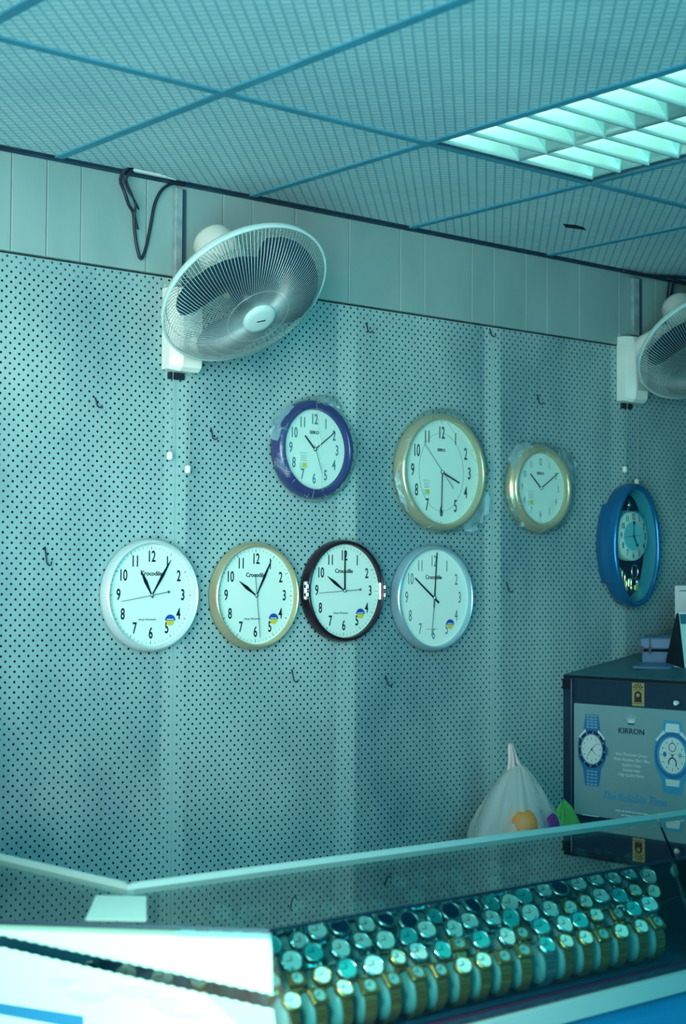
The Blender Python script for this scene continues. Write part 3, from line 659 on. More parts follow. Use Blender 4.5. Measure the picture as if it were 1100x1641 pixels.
tubeobj('drop_cable', [(4.50, 3.60, 2.585), (4.503, 3.612, 2.54), (4.50, 3.61, 2.48), (4.48, 3.58, 2.43)], .010, M_['cable'], 'thick black cable dropping behind the motor of the right fan', 'cable')
tubeobj('drop_cable', [(4.50, 3.60, 2.59), (4.56, 3.57, 2.572), (4.60, 3.55, 2.54), (4.60, 3.53, 2.50)], .0035, M_['cable'], 'thin black cable curling down to the right fan motor', 'cable')

# ================================================================ PEGBOARD HOOKS
hooks = [(2.094, 1.594, 'far left, beside the silver clock', 1.5), (2.235, 1.99, 'left of the ivory fan, high up', .8), (2.599, 1.934, 'just below the left fan, right of its knobs', 1), (3.153, 2.283, 'under the planks, right of the left fan', .9), (3.881, 2.13, 'high above the small gold clock', 1), (2.884, 1.274, 'below the champagne gold clock', 1.1), (3.235, 1.25, 'below the brown clock', .9), (3.741, 1.528, 'right of the rightmost lower clock', 1), (3.665, 2.323, 'at the panel seam under the planks', .8)]
for x, z, wh, s in hooks:
    b = MB(); pts = [(0, .004, .014*s), (-.003, -.004, .014*s), (-.001, -.007, 0), (.0, -.009, -.012*s), (.003, -.014, -.017*s), (.006, -.020, -.016*s), (.007, -.022, -.010*s)]
    tag(b.tube(pts, .0019, 6).build('pegboard_hook', M_['hook'], None, (x, WY, z)), 'small dark wire hook on the pegboard, ' + wh, 'hook', 'pegboard hooks')

# ================================================================ GLASS COUNTER
GT = 1.03
C = (1.4376, 1.866)
def cases():
    main = empty('display_case', (1.90, 2.06, 0), 'corner glass watch counter with blue base and aluminium trims', 'display case')
    ox, oy = 1.90, 2.06
    F = lambda x, y, z: (x-ox, y-oy, z)
    ux, uy = .999, .0445; nx, ny = .0445, -.999
    A = C; xR = 2.383; s_end = (xR-A[0])/ux; B = (A[0]+ux*s_end, A[1]+uy*s_end)
    backR = (2.78, 2.2705); inner = (1.4596, 2.2483); innerL = (1.418, 3.158); outL = (1.08, 3.158); chL = (1.10, 2.236)
    top = [A, B, backR, inner, innerL, outL, chL]
    MB().prism(top, GT-.005, GT, lambda p, q, h: F(p, q, h)).build('top_glass', M_['topglass'], main)
    MB().prism([(A[0]+nx*.001, A[1]+ny*.001), (B[0]+nx*.001, B[1]+ny*.001), (B[0]+nx*.0035, B[1]+ny*.0035), (A[0]+nx*.0035, A[1]+ny*.0035)], GT-.0045, GT+.0006, F).build('glass_edge', M_['edge'], main)
    MB().prism([A, chL, (chL[0]-.002, chL[1]-.002), (A[0]-.002, A[1]-.002)], GT-.0045, GT+.0004, F).build('glass_edge', M_['edge'], main)
    # slanted front pane
    fz = .853; off = .072
    A2 = (A[0]+nx*off+.001, A[1]+ny*off); B2 = (B[0]+nx*off, B[1]+ny*off); L2 = (1.055, 2.215)
    def quad(p, q, r_, s_, m, name, th=.004):
        P = [Vector(F(*v)) for v in (p, q, r_, s_)]; n = (P[1]-P[0]).cross(P[3]-P[0]).normalized()*th
        MB().add([*P, *[v+n for v in P]], [(0,1,2,3), (7,6,5,4), (0,4,5,1), (1,5,6,2), (2,6,7,3), (3,7,4,0)]).build(name, m, main)
    quad((*A, GT-.006), (*B, GT-.006), (*B2, fz), (*A2, fz), M_['glass'], 'front_glass')
    quad((*chL, GT-.006), (*A, GT-.006), (*A2, fz), (*L2, fz), M_['cornerglass'], 'corner_glass')
    quad((chL[0], chL[1], GT-.006), (*L2, fz), (1.035, 3.155, fz), (1.08, 3.155, GT-.006), M_['glass'], 'side_glass')
    # right end partition
    quad((*B, GT-.006), (*backR, GT-.006), (*backR, fz), (*B2, fz), M_['glass'], 'end_glass')
    # back trims (aluminium, proud of the glass)
    def trim(p, q, w_, z0, z1, m, name, inward):
        d = Vector((q[0]-p[0], q[1]-p[1])).normalized(); n = Vector((-d.y, d.x))*w_*inward
        MB().prism([p, q, (q[0]+n.x, q[1]+n.y), (p[0]+n.x, p[1]+n.y)], z0, z1, F).build(name, m, main)
    trim((inner[0]-.012, inner[1]), (backR[0], backR[1]), .011, GT-.018, GT+.009, M_['alu'], 'back_trim', 1)
    trim((inner[0]-.012, inner[1]), (innerL[0]-.006, innerL[1]), .011, GT-.018, GT+.009, M_['alu'], 'side_trim', -1)
    # case back (sliding panels) and floor
    trim((inner[0]-.012, inner[1]+.001), (backR[0], backR[1]+.001), .004, fz, GT-.019, M_['caseback'], 'back_panel', 1)
    trim((inner[0]-.012, inner[1]+.004), (innerL[0]-.006, innerL[1]), .004, fz, GT-.019, M_['caseback'], 'back_panel', -1)
    fl = [A2, B2, (backR[0], backR[1]), (inner[0], inner[1]), (innerL[0], innerL[1]), (1.035, 3.155), L2]
    MB().prism(fl, fz-.012, fz-.002, F).build('case_floor', M_['casefloor'], main)
    ins = lambda p, k: (p[0]-nx*k, p[1]-ny*k)
    for k0, k1 in ((.006, .012), (.043, .046)):
        MB().prism([ins(A2, k0), ins(B2, k0), ins(B2, k1), ins(A2, k1)], fz-.0019, fz+.0012, F).build('plum_strip', M_['magenta'], main)
    out = lambda p, k: (p[0]+nx*k, p[1]+ny*k)
    MB().prism([out(A2, .010), out(B2, .010), out(B2, -.006), out(A2, -.006)], fz-.030, fz+.001, F).build('bottom_rail', M_['alu'], main)
    MB().prism([(L2[0]-.008, L2[1]-.006), (A2[0]-.004, A2[1]-.009), (A2[0]+.004, A2[1]+.004), (L2[0]+.004, L2[1]+.004)], fz-.030, fz+.001, F).build('bottom_rail', M_['alu'], main)
    ba = [(L2[0]+.01, L2[1]+.01), (A2[0]+.004, A2[1]+.008), (B2[0], B2[1]+.008), (backR[0], backR[1]), (inner[0], inner[1]), (innerL[0], innerL[1]), (1.045, 3.155)]
    MB().prism(ba, .2003, fz-.0125, F).build('base_cabinet', M_['base'], main)
    # neighbouring case on the right
    nb = empty('display_case', (2.9, 2.08, 0), 'second glass counter continuing past the right edge', 'display case')
    ox, oy = 2.9, 2.08
    G = lambda x, y, z: (x-2.9, y-2.08, z)
    x1 = 3.5; P = lambda x: (x, A[1]+(x-A[0])*uy/ux)
    A3, B3 = P(xR+.006), P(x1); bk0, bk1 = (2.788, 2.2706), (x1, 2.282)
    MB().prism([A3, B3, bk1, bk0], GT-.005, GT, G).build('top_glass', M_['topglass'], nb)
    MB().prism([out(A3, .001), out(B3, .001), out(B3, .0035), out(A3, .0035)], GT-.0045, GT+.0006, G).build('glass_edge', M_['edge'], nb)
    A4, B4 = out(A3, off), out(B3, off)
    V = [G(*A3, GT-.006), G(*B3, GT-.006), G(*B4, fz), G(*A4, fz)]; MB().add(V, [(0, 1, 2, 3)]).build('front_glass', M_['glass'], nb)
    V = [G(*A3, GT-.006), G(*bk0, GT-.006), G(*bk0, fz), G(*A4, fz)]; MB().add(V, [(0, 1, 2, 3)]).build('end_glass', M_['glass'], nb)
    MB().prism([bk0, bk1, (x1, 2.293), (2.788, 2.2816)], GT-.018, GT+.009, G).build('back_trim', M_['alu'], nb)
    MB().prism([bk0, bk1, (x1, 2.286), (2.788, 2.2746)], fz, GT-.019, G).build('back_panel', M_['caseback'], nb)
    MB().prism([A4, B4, bk1, bk0], fz-.012, fz-.002, G).build('case_floor', M_['casefloor'], nb)
    MB().prism([out(A4, .010), out(B4, .010), out(B4, -.006), out(A4, -.006)], fz-.030, fz+.001, G).build('bottom_rail', M_['alu'], nb)
    MB().prism([(A4[0], A4[1]+.008), (B4[0], B4[1]+.008), bk1, bk0], .2003, fz-.0125, G).build('base_cabinet', M_['base'], nb)
    scale_about_cam(main); scale_about_cam(nb)
    # slanted pale tray in the second case
    P0 = [(0, 0), (.6, .03), (.95, .33), (.385, .305)]; H0 = [.075, .085, .13, .13]
    t = MB().add([(x, y, 0) for x, y in P0] + [(x, y, h) for (x, y), h in zip(P0, H0)], [(0,3,2,1), (4,5,6,7), (0,1,5,4), (1,2,6,5), (2,3,7,6), (3,0,4,7)])
    tag(scale_about_cam(t.build('sloped_tray', M_['cuffb'], None, (2.401, 1.885, fz))), 'pale sloping display tray in the second counter at the right edge', 'tray')
    return fz
FZC = cases()

# ---- daylight glare of the corner pane, painted as cards inside it (tilted slightly with the pane)
ca = Vector((1.4376, 1.866, 0)); cb = Vector((1.10, 2.236, 0)); cdir = (cb-ca).normalized(); cin = Vector((-cdir.y, cdir.x, 0))
if cin.y < 0: cin = -cin
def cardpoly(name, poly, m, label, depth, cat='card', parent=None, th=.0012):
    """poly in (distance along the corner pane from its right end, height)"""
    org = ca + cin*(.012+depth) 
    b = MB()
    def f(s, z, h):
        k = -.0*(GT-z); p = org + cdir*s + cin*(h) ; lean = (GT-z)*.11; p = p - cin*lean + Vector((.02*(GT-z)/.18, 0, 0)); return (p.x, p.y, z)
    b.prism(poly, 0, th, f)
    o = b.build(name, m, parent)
    if label: tag(scale_about_cam(o), label, cat)
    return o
def wavy(p, q, n, a):
    out = []
    for i in range(n+1):
        t = i/n; out.append((p[0]+(q[0]-p[0])*t, p[1]+(q[1]-p[1])*t + a*(1 if i % 2 else -1)))
    return out
up = cardpoly('glare_card', [(.0, 1.021), (.46, 1.021), (.46, 1.013)] + wavy((.46, 1.017), (.003, .936), 60, .0009), M_['card'], 'white card standing for daylight glare in the corner glass, above the dark slit', 0)
cardpoly('cream_glare', [(.14, 1.0205), (.458, 1.0205), (.458, 1.018), (.14, .963), (.10, .960), (.12, .985)], M_['cream'], None, -.0014, parent=up)
lo = cardpoly('glare_card', wavy((.003, .916), (.46, 1.001), 60, .0009) + [(.46, .868), (.0, .868)], M_['card'], 'large cream and white card standing for glare in the corner glass, below the slit', 0)
cardpoly('cream_glare', [(.10, .9335), (.458, .9985), (.458, .869), (.03, .869)], M_['cream'], None, -.0014, parent=lo)
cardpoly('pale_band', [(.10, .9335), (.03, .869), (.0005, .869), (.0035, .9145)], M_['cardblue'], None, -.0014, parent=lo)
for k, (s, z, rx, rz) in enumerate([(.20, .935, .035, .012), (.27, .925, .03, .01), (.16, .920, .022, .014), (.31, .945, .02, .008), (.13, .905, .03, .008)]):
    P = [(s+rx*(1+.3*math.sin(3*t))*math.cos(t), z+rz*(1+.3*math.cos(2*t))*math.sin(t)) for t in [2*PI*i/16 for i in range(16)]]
    cardpoly('pale_glare', P, M_['cloudy'], None, -.0022, parent=lo, th=.0004)
cardpoly('dark_slit_band', [(.28, .897), (.46, .917), (.46, .903), (.28, .879)], M_['pblue'], None, -.0024, parent=lo, th=.0006)  # blue band painted for another gap in the glare
# bright reflection in the top glass, painted as a pale patch
tag(scale_about_cam(MB().prism([(1.381, 2.235), (1.438, 2.180), (1.333, 2.020), (1.268, 2.080)], GT+.0002, GT+.0012, lambda p, q, h: (p, q, h)).build('reflection_patch', mat('pale_reflection', '#7fb3aa', .4), None)), 'pale patch standing for a reflection on the counter glass at its corner', 'label')

cardpoly('slit_backdrop', [(.13, .865), (.45, .865), (.45, .985), (.13, .985)], M_['boardblue'], 'added blue board keeping the slit dark behind the corner cards and watches', .135, 'board')  # board added to darken the view through the slit
# ================================================================ WATCHES
def watch_proto(kind):
    """returns list of (name, mesh): bracelet, case, dial, cushion; loop axis = X, face looks to -Y/up"""
    bm_, dm_, cm_, rad, lw = {'gold': ('wgold', 'wdial', 'cuff', .0160, .015), 'goldrect': ('wgold', 'cuffb', 'cuff', .0150, .016), 'steel': ('wsteel', 'wdial', 'cuff', .0195, .019),
                     'teal': ('wteal', 'wdiald', 'cuffb', .0195, .020), 'strap': ('wstrap', 'wdial', 'cuffb', .0185, .018), 'cyan': ('wsteel', 'cyandial', 'cuff', .0185, .018)}[kind]
    ay, az = .0265, .0345
    fa = math.radians(128)        # where the case sits (0 = +Y, 90 = up): up and forward
    b = MB(); n = 30
    for i in range(n):
        a = 2*PI*i/n
        if abs((a-fa+PI) % (2*PI)-PI) < .42: continue
        w0 = lw*(.5 if math.cos(a-fa) < 0 else .5+.12*max(0, math.cos(a-fa)))
        seg = []
        for aa in (a-.095, a+.095):
            for rr_ in (0, .0028): seg.append(((ay+rr_)*math.cos(aa), (az+rr_)*math.sin(aa)))
        for (xa, xb_) in ((-w0, -w0*.36), (-w0*.30, w0*.30), (w0*.36, w0)) if kind not in ('strap', 'goldrect') else ((-w0, w0),):
            vs = []
            for x in (xa, xb_): vs += [(x, *seg[0]), (x, *seg[1]), (x, *seg[3]), (x, *seg[2])]
            b.add(vs, [(0,1,2,3), (7,6,5,4), (0,4,5,1), (1,5,6,2), (2,6,7,3), (3,7,4,0)])
    br = b.mesh('bracelet'); br.materials.append(M_[bm_])
    c = Vector((0, (ay+.001)*math.cos(fa), (az+.001)*math.sin(fa))); nrm = Vector((0, math.cos(fa)/ay, math.sin(fa)/az)).normalized()
    T = Matrix.Translation(c) @ nrm.to_track_quat('Z', 'X').to_matrix().to_4x4()
    b = MB()
    if kind == 'goldrect': b.box((-rad*.8, -rad, -.001), (rad*.8, rad, .007), M=T, bev=.002)
    else: b.lathe([(0, -.001), (rad*.9, -.001), (rad, .002), (rad, .0055), (rad*.9, .0085), (rad*.80, .0088), (rad*.78, .0072)], 24, 'Z', M=T)
    b.lathe([(0, 0), (.002, 0), (.002, .004), (0, .004)], 8, 'X', (rad, 0, .004), M=T)
    cs = b.mesh('watch_case'); cs.materials.append(M_['wgold' if 'gold' in kind else 'wsteel'])
    b = MB(); b.lathe([(0, .0074), (rad*.79 if kind != 'goldrect' else rad*.6, .0074)], 20, 'Z', M=T)
    dl = b.mesh('watch_dial'); dl.materials.append(M_[dm_])
    b = MB(); 
    b.box((-.0006, 0, .0076), (.0006, rad*.55, .0082), M=T); b.box((0, -.0006, .0076), (rad*.4, .0006, .0082), M=T)
    hd = b.mesh('watch_hands'); hd.materials.append(M_['ink'])
    b = MB(); vs = []; k = 20; hw = .013
    pr_ = [(0, -hw-.004), (.55, -hw-.003), (.85, -hw), (.97, -hw*.6), (.97, hw*.6), (.85, hw), (.55, hw+.003), (0, hw+.004)]
    for i in range(k):
        a = 2*PI*i/k
        for f_, h in pr_: vs.append((h, (ay-.0005)*f_*math.cos(a), (az-.0005)*f_*math.sin(a)))
    b.add(vs, [(i*8+q, ((i+1) % k)*8+q, ((i+1) % k)*8+q+1, i*8+q+1) for i in range(k) for q in range(7)], True)
    cu = b.mesh('cushion'); cu.materials.append(M_[cm_])
    return [('bracelet', br), ('watch_case', cs), ('watch_dial', dl), ('watch_hands', hd), ('cushion', cu)]
M_['cyandial'] = mat('watch_dial_cyan', '#2fb5b5', .3)
protos = {k: watch_proto(k) for k in ('gold', 'goldrect', 'steel', 'teal', 'strap', 'cyan')}
looks = {'gold': 'gold link watch, pale round dial', 'goldrect': 'gold bangle watch, small rectangular face', 'steel': 'steel link watch, pale round dial', 'teal': 'blue steel watch, dark dial', 'strap': 'black strap watch, pale dial', 'cyan': 'steel watch, turquoise dial'}
ordn = ['first', 'second', 'third', 'fourth', 'fifth', 'sixth', 'seventh', 'eighth', 'ninth', 'tenth', 'eleventh', 'twelfth', 'thirteenth', 'fourteenth', 'fifteenth', 'sixteenth', 'seventeenth', 'eighteenth', 'nineteenth', 'twentieth', 'twenty-first', 'twenty-second', 'twenty-third', 'twenty-fourth', 'twenty-fifth', 'twenty-sixth', 'twenty-seventh']
def place_watch(kind, loc, rz, rx, label, group, sc_=1):
    o = empty('wristwatch', loc, label, 'watch', group); o.rotation_euler = (rx, 0, rz); scale_about_cam(o)
    for nm, me in protos[kind]: link(nm, me, o)
rows = ['front', 'second', 'third', 'fourth', 'fifth', 'rear']
rw = random.Random(21)
for r in range(6):
    pal = [['gold', 'goldrect', 'gold', 'goldrect', 'gold'], ['gold', 'steel', 'goldrect', 'cyan'], ['steel', 'cyan', 'steel', 'gold'], ['steel', 'teal', 'cyan', 'strap'], ['teal', 'steel', 'steel', 'strap'], ['steel', 'teal', 'steel', 'goldrect']][r]
    for i in range(18 + int(r*.0605*1.08/.05) + (r > 1)):
        s = .040 + i*.0500 + (.012 if r % 2 else 0) + rw.uniform(-.003, .003)
        t = .012 + r*.0605
        if s > .925 + 1.0*t: continue
        kind = rw.choice(pal)
        if r == 0 and i in (0, 2): kind = 'gold'
        if r == 0 and i in (11,): kind = 'cyan'
        x = C[0] + .999*s + .0445*(-t); y = C[1] + .0445*s + .999*t
        zz = FZC + .0408 + .0130*r
        place_watch(kind, (x, y, zz), rw.uniform(-.14, .14)*(1+.3*r) + (-.12), rw.uniform(-.1, .1)*(1+r*.5), '%s, %s from left in the %s row' % (looks[kind], ordn[i], rows[r]), 'watches in the right-hand tray')
# stepped risers under them
def TP(s, t, z): return (C[0]+.999*s-.0445*t, C[1]+.0445*s+.999*t, z)
for r in range(6):
    t0, t1, z1 = .012+(r-.5)*.0605+.0005, .012+(r+.5)*.0605-.0005, FZC+.002+.0130*r
    P = [TP(.012, t0, 0), TP(.935+t0*1.05, t0, 0), TP(.935+t1*1.05, t1, 0), TP(.012, t1, 0)]
    tag(scale_about_cam(MB().prism([p[:2] for p in P], FZC, z1, lambda p, q, h: (p, q, h)).build('display_step', M_['caseback'])), 'dark display step under the %s row of watches' % rows[r], 'step', 'display steps in the counter')
# left leg of the counter: columns running towards the wall, and a line behind the corner pane
cols = ['outer', 'second', 'third', 'inner']
for c_ in range(4):
    for i in range(12):
        kind = rw.choice(['steel', 'teal', 'gold', 'cyan', 'steel'])
        place_watch(kind, (1.155 + c_*.073, 2.30 + i*.060, FZC+.0385), PI/2 + rw.uniform(-.08, .08), 0, '%s, %s back in the %s column at left' % (looks[kind], ordn[i], cols[c_]), 'watches in the left counter')
for i in range(6):
    p = ca + cdir*(.115+i*.055) + cin*.085; kind = ['gold', 'steel', 'steel', 'teal', 'steel', 'gold'][i]
    place_watch(kind, (p.x, p.y, FZC+.055 + .01*i/6), math.atan2(-cdir.y, -cdir.x)+.05, 0, '%s, %s from right behind corner cards' % (looks[kind], ordn[i]), 'watches behind the corner cards')
for (x, y, m, l) in ((1.987, 1.826, 'stkyel', 'small oval yellow sticker on the counter floor'), (1.876, 1.822, 'cuffb', 'small pale oval sticker left of the yellow one'), (1.795, 1.812, 'cuffb', 'leftmost pale oval sticker on the counter floor')):
    tag(scale_about_cam(MB().lathe([(0, .0008), (.011, .0008), (.011, 0)], 20, 'Z', ex=1.3).build('floor_sticker', M_[m], None, (x, y, FZC-.0012))), l, 'sticker')

# ================================================================ DESK, POSTER CABINET AND WHAT STANDS ON IT
dk = empty('desk', (4.25, 3.30, 0), 'dark wooden desk behind the counter, mostly hidden', 'desk')
DT = .9576 + (.74-1.03)*Q
MB().box((-.95, -.42, DT-.04), (.95, .34, DT), bev=.004).build('desk_top', M_['desk'], dk)
for x in (-.9, .85):
    for y in (-.38, .27): MB().box((x, y, 0), (x+.05, y+.05, DT-.04)).build('leg', M_['desk'], dk)
BXX = 3.478
cb_ = empty('poster_cabinet', (3.478, 2.72, .74), 'dark teal display cabinet with watch poster and sloping dusty top', 'cabinet')
def K(x, y, z): return (x-3.478, y-2.72, z-.74)
b = MB(); zt = lambda x: 1.281+.167*(x-3.478)
yl, yr, xk = 3.162, 2.44, 4.10
b.add([K(BXX, yl, .78), K(xk, yl, .78), K(xk, yr, .78), K(BXX, yr, .78), K(BXX, yl, zt(BXX)-.012), K(xk, yl, zt(xk)-.012), K(xk, yr, zt(xk)-.012), K(BXX, yr, zt(BXX)-.012)], [(0,1,2,3), (7,6,5,4), (0,4,5,1), (1,5,6,2), (2,6,7,3), (3,7,4,0)])
b.build('cabinet_body', M_['cab'], cb_)
b = MB(); e = .006
b.add([K(BXX-e, yl+.003, zt(BXX)-.012), K(xk, yl+.003, zt(xk)-.012), K(xk, yr, zt(xk)-.012), K(BXX-e, yr, zt(BXX)-.012), K(BXX-e, yl+.003, zt(BXX)), K(xk, yl+.003, zt(xk)), K(xk, yr, zt(xk)), K(BXX-e, yr, zt(BXX))], [(0,1,2,3), (7,6,5,4), (0,4,5,1), (1,5,6,2), (2,6,7,3), (3,7,4,0)])
b.build('cabinet_top', M_['cabtop'], cb_)
MB().box(K(BXX-.008, yl+.003, 1.2705), K(BXX-.0065, yr, 1.2795)).build('top_edge', M_['cabedge'], cb_)
MB().box(K(BXX-.010, yl+.002, .80), K(BXX, yl-.030, 1.270), bev=.002).build('frame_post', M_['cab'], cb_)
MB().box(K(BXX-.010, yl+.002, 1.24), K(BXX-.0125, yl-.028, 1.268)).build('corner_plate', M_['cabedge'], cb_)
MB().box(K(BXX-.022, yl+.002, .74), K(xk, yr, .80)).build('cabinet_plinth', M_['desk'], cb_)
MB().box(K(BXX-.012, yl-.030, .842), K(BXX, yr, .866)).build('lower_rail', M_['desk'], cb_)
# gold sticker
def K2(s, z, h): return K(BXX-h, 2.921-s, z)
MB().prism([(0, 1.206), (.041, 1.206), (.041, 1.268), (0, 1.268)], .0005, .0015, K2).build('gold_seal', M_['sgold'], cb_)
b = MB()
for k in range(5):
    a = math.radians(30+k*30); dx, dz = math.cos(a), math.sin(a)
    b.prism([(.0205+dx*.006-dz*.0008, 1.250+dz*.004+dx*.0008), (.0205+dx*.019-dz*.002, 1.250+dz*.016+dx*.002), (.0205+dx*.019+dz*.002, 1.250+dz*.016-dx*.002), (.0205+dx*.006+dz*.0008, 1.250+dz*.004-dx*.0008)], .0015, .0019, K2)
for z in (1.212, 1.2485): b.prism([(.003, z), (.038, z), (.038, z+.0015), (.003, z+.0015)], .0015, .0019, K2)
arch = [(.0205+.0125*math.cos(t), 1.236+.010*math.sin(t)) for t in [PI*i/10 for i in range(11)]] + [(.008, 1.216), (.033, 1.216)]
b.build('seal_print', M_['sred'], cb_)
MB().prism(arch, .0015, .0021, K2).build('seal_figure', M_['sred'], cb_)
MB().prism([(.0205+.006*math.cos(t), 1.235+.005*math.sin(t)) for t in [2*PI*i/12 for i in range(12)]], .0021, .0025, K2).build('seal_face', M_['sgold'], cb_)
MB().lathe([(0, .014), (.004, .013), (.006, .008), (.0068, 0)], 14, 'X', K(BXX-.014, 2.765, 1.222)).build('white_knob', M_['stkwhite'], cb_)
scale_about_cam(cb_)
# poster
ps = MB().box((0, 0, 0), (.003, -.66, .305)).build('watch_poster', M_['poster'], cb_, K(BXX-.0035, 3.128, .897))
def Pp(s, z, h): return (-h, -s, z)
def pprint(name, poly, m, h0=.0002, h1=.0006): return MB().prism(poly, h0, h1, Pp).build(name, M_[m], ps)
def ell(cx, cz, rx, rz, n=32, a0=0, a1=2*PI): return [(cx+rx*math.cos(a0+(a1-a0)*i/n), cz+rz*math.sin(a0+(a1-a0)*i/n)) for i in range(n)]
def printed_watch(cx, cz, R, ztop, zbot, style):
    b = MB(); wt, wb = R*.46, R*.50
    b.prism([(cx-wt, ztop), (cx+wt, ztop), (cx+R*.62, cz+R*.98), (cx+R*.98, cz+R*.55), (cx+R*1.0, cz-R*.5), (cx+R*.66, cz-R*1.05), (cx+wb, zbot), (cx-wb, zbot), (cx-R*.66, cz-R*1.05), (cx-R*1.0, cz-R*.5), (cx-R*.98, cz+R*.55), (cx-R*.62, cz+R*.98)], .0001, .0004, Pp)
    b.build('printed_band', M_['pblue' if style == 0 else 'pcyan'], ps)
    b = MB()
    if style == 0:
        for zz0, zz1 in ((cz+R*1.12, ztop), (zbot, cz-R*1.12)):
            b = MB(); k = int((zz1-zz0)/.0075)
            for i in range(k):
                z = zz0+(i+.5)*(zz1-zz0)/k
                for j in range(3): b.prism([(cx+(j-1)*R*.28-R*.10, z-.0022), (cx+(j-1)*R*.28+R*.10, z-.0022), (cx+(j-1)*R*.28+R*.10, z+.0022), (cx+(j-1)*R*.28-R*.10, z+.0022)], .0004, .0006, Pp)
            tag(b.build('printed_links', M_['psteel'], ps), kind='stuff')
    else:
        b.prism([(cx-R*.34, ztop-.008), (cx+R*.34, ztop-.008), (cx+R*.42, cz+R*1.0), (cx-R*.42, cz+R*1.0)], .0004, .0006, Pp)
        b.build('printed_strap', M_['pwhite'], ps); b = MB()
        b.prism([(cx-R*.40, cz-R*1.05), (cx+R*.40, cz-R*1.05), (cx+R*.34, zbot+.020), (cx-R*.34, zbot+.020)], .0004, .0006, Pp)
        b.build('printed_strap', M_['pwhite'], ps)
    for sx in (-1, 1): MB().prism([(cx+sx*R*.5, cz+R*1.08), (cx+sx*R*.95, cz+R*.62), (cx+sx*R*.80, cz+R*.55), (cx+sx*R*.38, cz+R*.92)][::sx], .0005, .0008, Pp).build('printed_lug', M_['pwhite'], ps)
    MB().prism(ell(cx, cz, R, R*1.02, 40), .0006, .0009, Pp).build('printed_bezel', M_['pdark' if style == 0 else 'pblue'], ps)
    MB().prism(ell(cx, cz, R*.80 if style == 0 else R*.84, R*.84, 40), .0009, .0011, Pp).build('printed_ring', M_['psteel' if style == 0 else 'pcyan'], ps)
    MB().prism(ell(cx, cz, R*.72, R*.78, 40), .0011, .0013, Pp).build('printed_dial', M_['pwhite'], ps)
    b = MB()
    for k in range(12):
        a = k*PI/6; d = (math.sin(a), math.cos(a)); n = (d[1], -d[0]); r0_, r1_ = R*.56, R*.66
        b.prism([(cx+d[0]*r0_+n[0]*.0009, cz+d[1]*r0_+n[1]*.0009), (cx+d[0]*r1_+n[0]*.0009, cz+d[1]*r1_+n[1]*.0009), (cx+d[0]*r1_-n[0]*.0009, cz+d[1]*r1_-n[1]*.0009), (cx+d[0]*r0_-n[0]*.0009, cz+d[1]*r0_-n[1]*.0009)], .0013, .0015, Pp)
    hd = ((135, .42), (218, .60), (48, .6)) if style == 0 else ((305, .2), (60, .2))
    for ang, ln in hd:
        a = math.radians(ang); d = (math.sin(a), math.cos(a)); n = (d[1], -d[0]); L = R*ln
        b.prism([(cx+n[0]*.0011, cz+n[1]*.0011), (cx+d[0]*L+n[0]*.0004, cz+d[1]*L+n[1]*.0004), (cx+d[0]*L-n[0]*.0004, cz+d[1]*L-n[1]*.0004), (cx-n[0]*.0011, cz-n[1]*.0011)], .0013, .0015, Pp)
    b.prism(ell(cx, cz, .003, .003, 10), .0013, .0016, Pp)
    if style:
        for (dx, dz, r_) in ((0, R*.36, R*.20),):
            O_, I_ = ell(cx+dx, cz+dz, r_, r_, 24), ell(cx+dx, cz+dz, r_*.84, r_*.84, 24)
            for i in range(24): j = (i+1) % 24; b.prism([O_[i], O_[j], I_[j], I_[i]], .0013, .0015, Pp)
        O_, I_ = ell(cx, cz-R*.34, R*.24, R*.27, 16, -.5, PI+.5), ell(cx, cz-R*.34, R*.18, R*.21, 16, -.5, PI+.5)
        for i in range(15): b.prism([O_[i], O_[i+1], I_[i+1], I_[i]], .0013, .0015, Pp)
    b.build('printed_marks', M_['pdark'], ps)
    if style:
        for sx in (-1, 1): MB().prism(ell(cx+sx*R*.42, cz+.002, R*.10, R*.11, 16), .0013, .0015, Pp).build('printed_subdial', M_['pblue' if sx < 0 else 'psteel'], ps)
    else:
        b = MB()
        for k in range(12):
            a = k*PI/6+.1; b.prism(ell(cx+R*.90*math.sin(a), cz+R*.92*math.cos(a), R*.05, R*.05, 8), .0009, .0012, Pp)
        b.build('printed_bezel_marks', M_['psteel'], ps)
        MB().prism([(cx+R*.98, cz-R*.35), (cx+R*1.18, cz-R*.2), (cx+R*1.18, cz+R*.12), (cx+R*.95, cz+R*.35)], .0004, .0008, Pp).build('printed_crown', M_['pblue'], ps)
printed_watch(.066, .182, .050, .277, .082, 0)
printed_watch(.345, .186, .060, .277, .086, 1)
# crown emblem: five points on a band
b = MB()
for k, (dx, h) in enumerate(((-.014, .008), (-.0075, .012), (0, .015), (.0075, .012), (.014, .008))):
    b.prism([(.205+dx*.7-.002, .268), (.205+dx*.7+.002, .268), (.205+dx, .268+h)], .0002, .0006, Pp)
    b.prism(ell(.205+dx, .269+h, .0012, .0012, 8), .0002, .0006, Pp)
b.prism(ell(.205, .2655, .012, .0028, 16), .0002, .0006, Pp)
b.build('crown_emblem', M_['pwhite'], ps)
MB().prism([(.193, .2612), (.217, .2612), (.216, .2578), (.194, .2578)], .0002, .0006, Pp).build('crown_base', M_['pdark'], ps)
RZ = (0, 0, -PI/2)
def ptext(t, s, z, size, m, xs=1, bold=0, sh=0, h=.0008): return text(t, size, M_[m], ps, (-h, -s, z), 'poster_lettering', xs, bold, RZ, sh)
ptext('KIRRON', .206, .2395, .0215, 'pdark', 1.15, .0002)
for t, z, s_ in (('Swiss Movement Quartz', .177, .0115), ('Water Resistant 30m / 50m', .163, .0115), ('Sapphire Glass', .149, .0115), ('Stainless Steel', .1355, .0110), ('High Quality Watch', .122, .0115)): ptext(t, .206, z, s_, 'pwhite', .95)
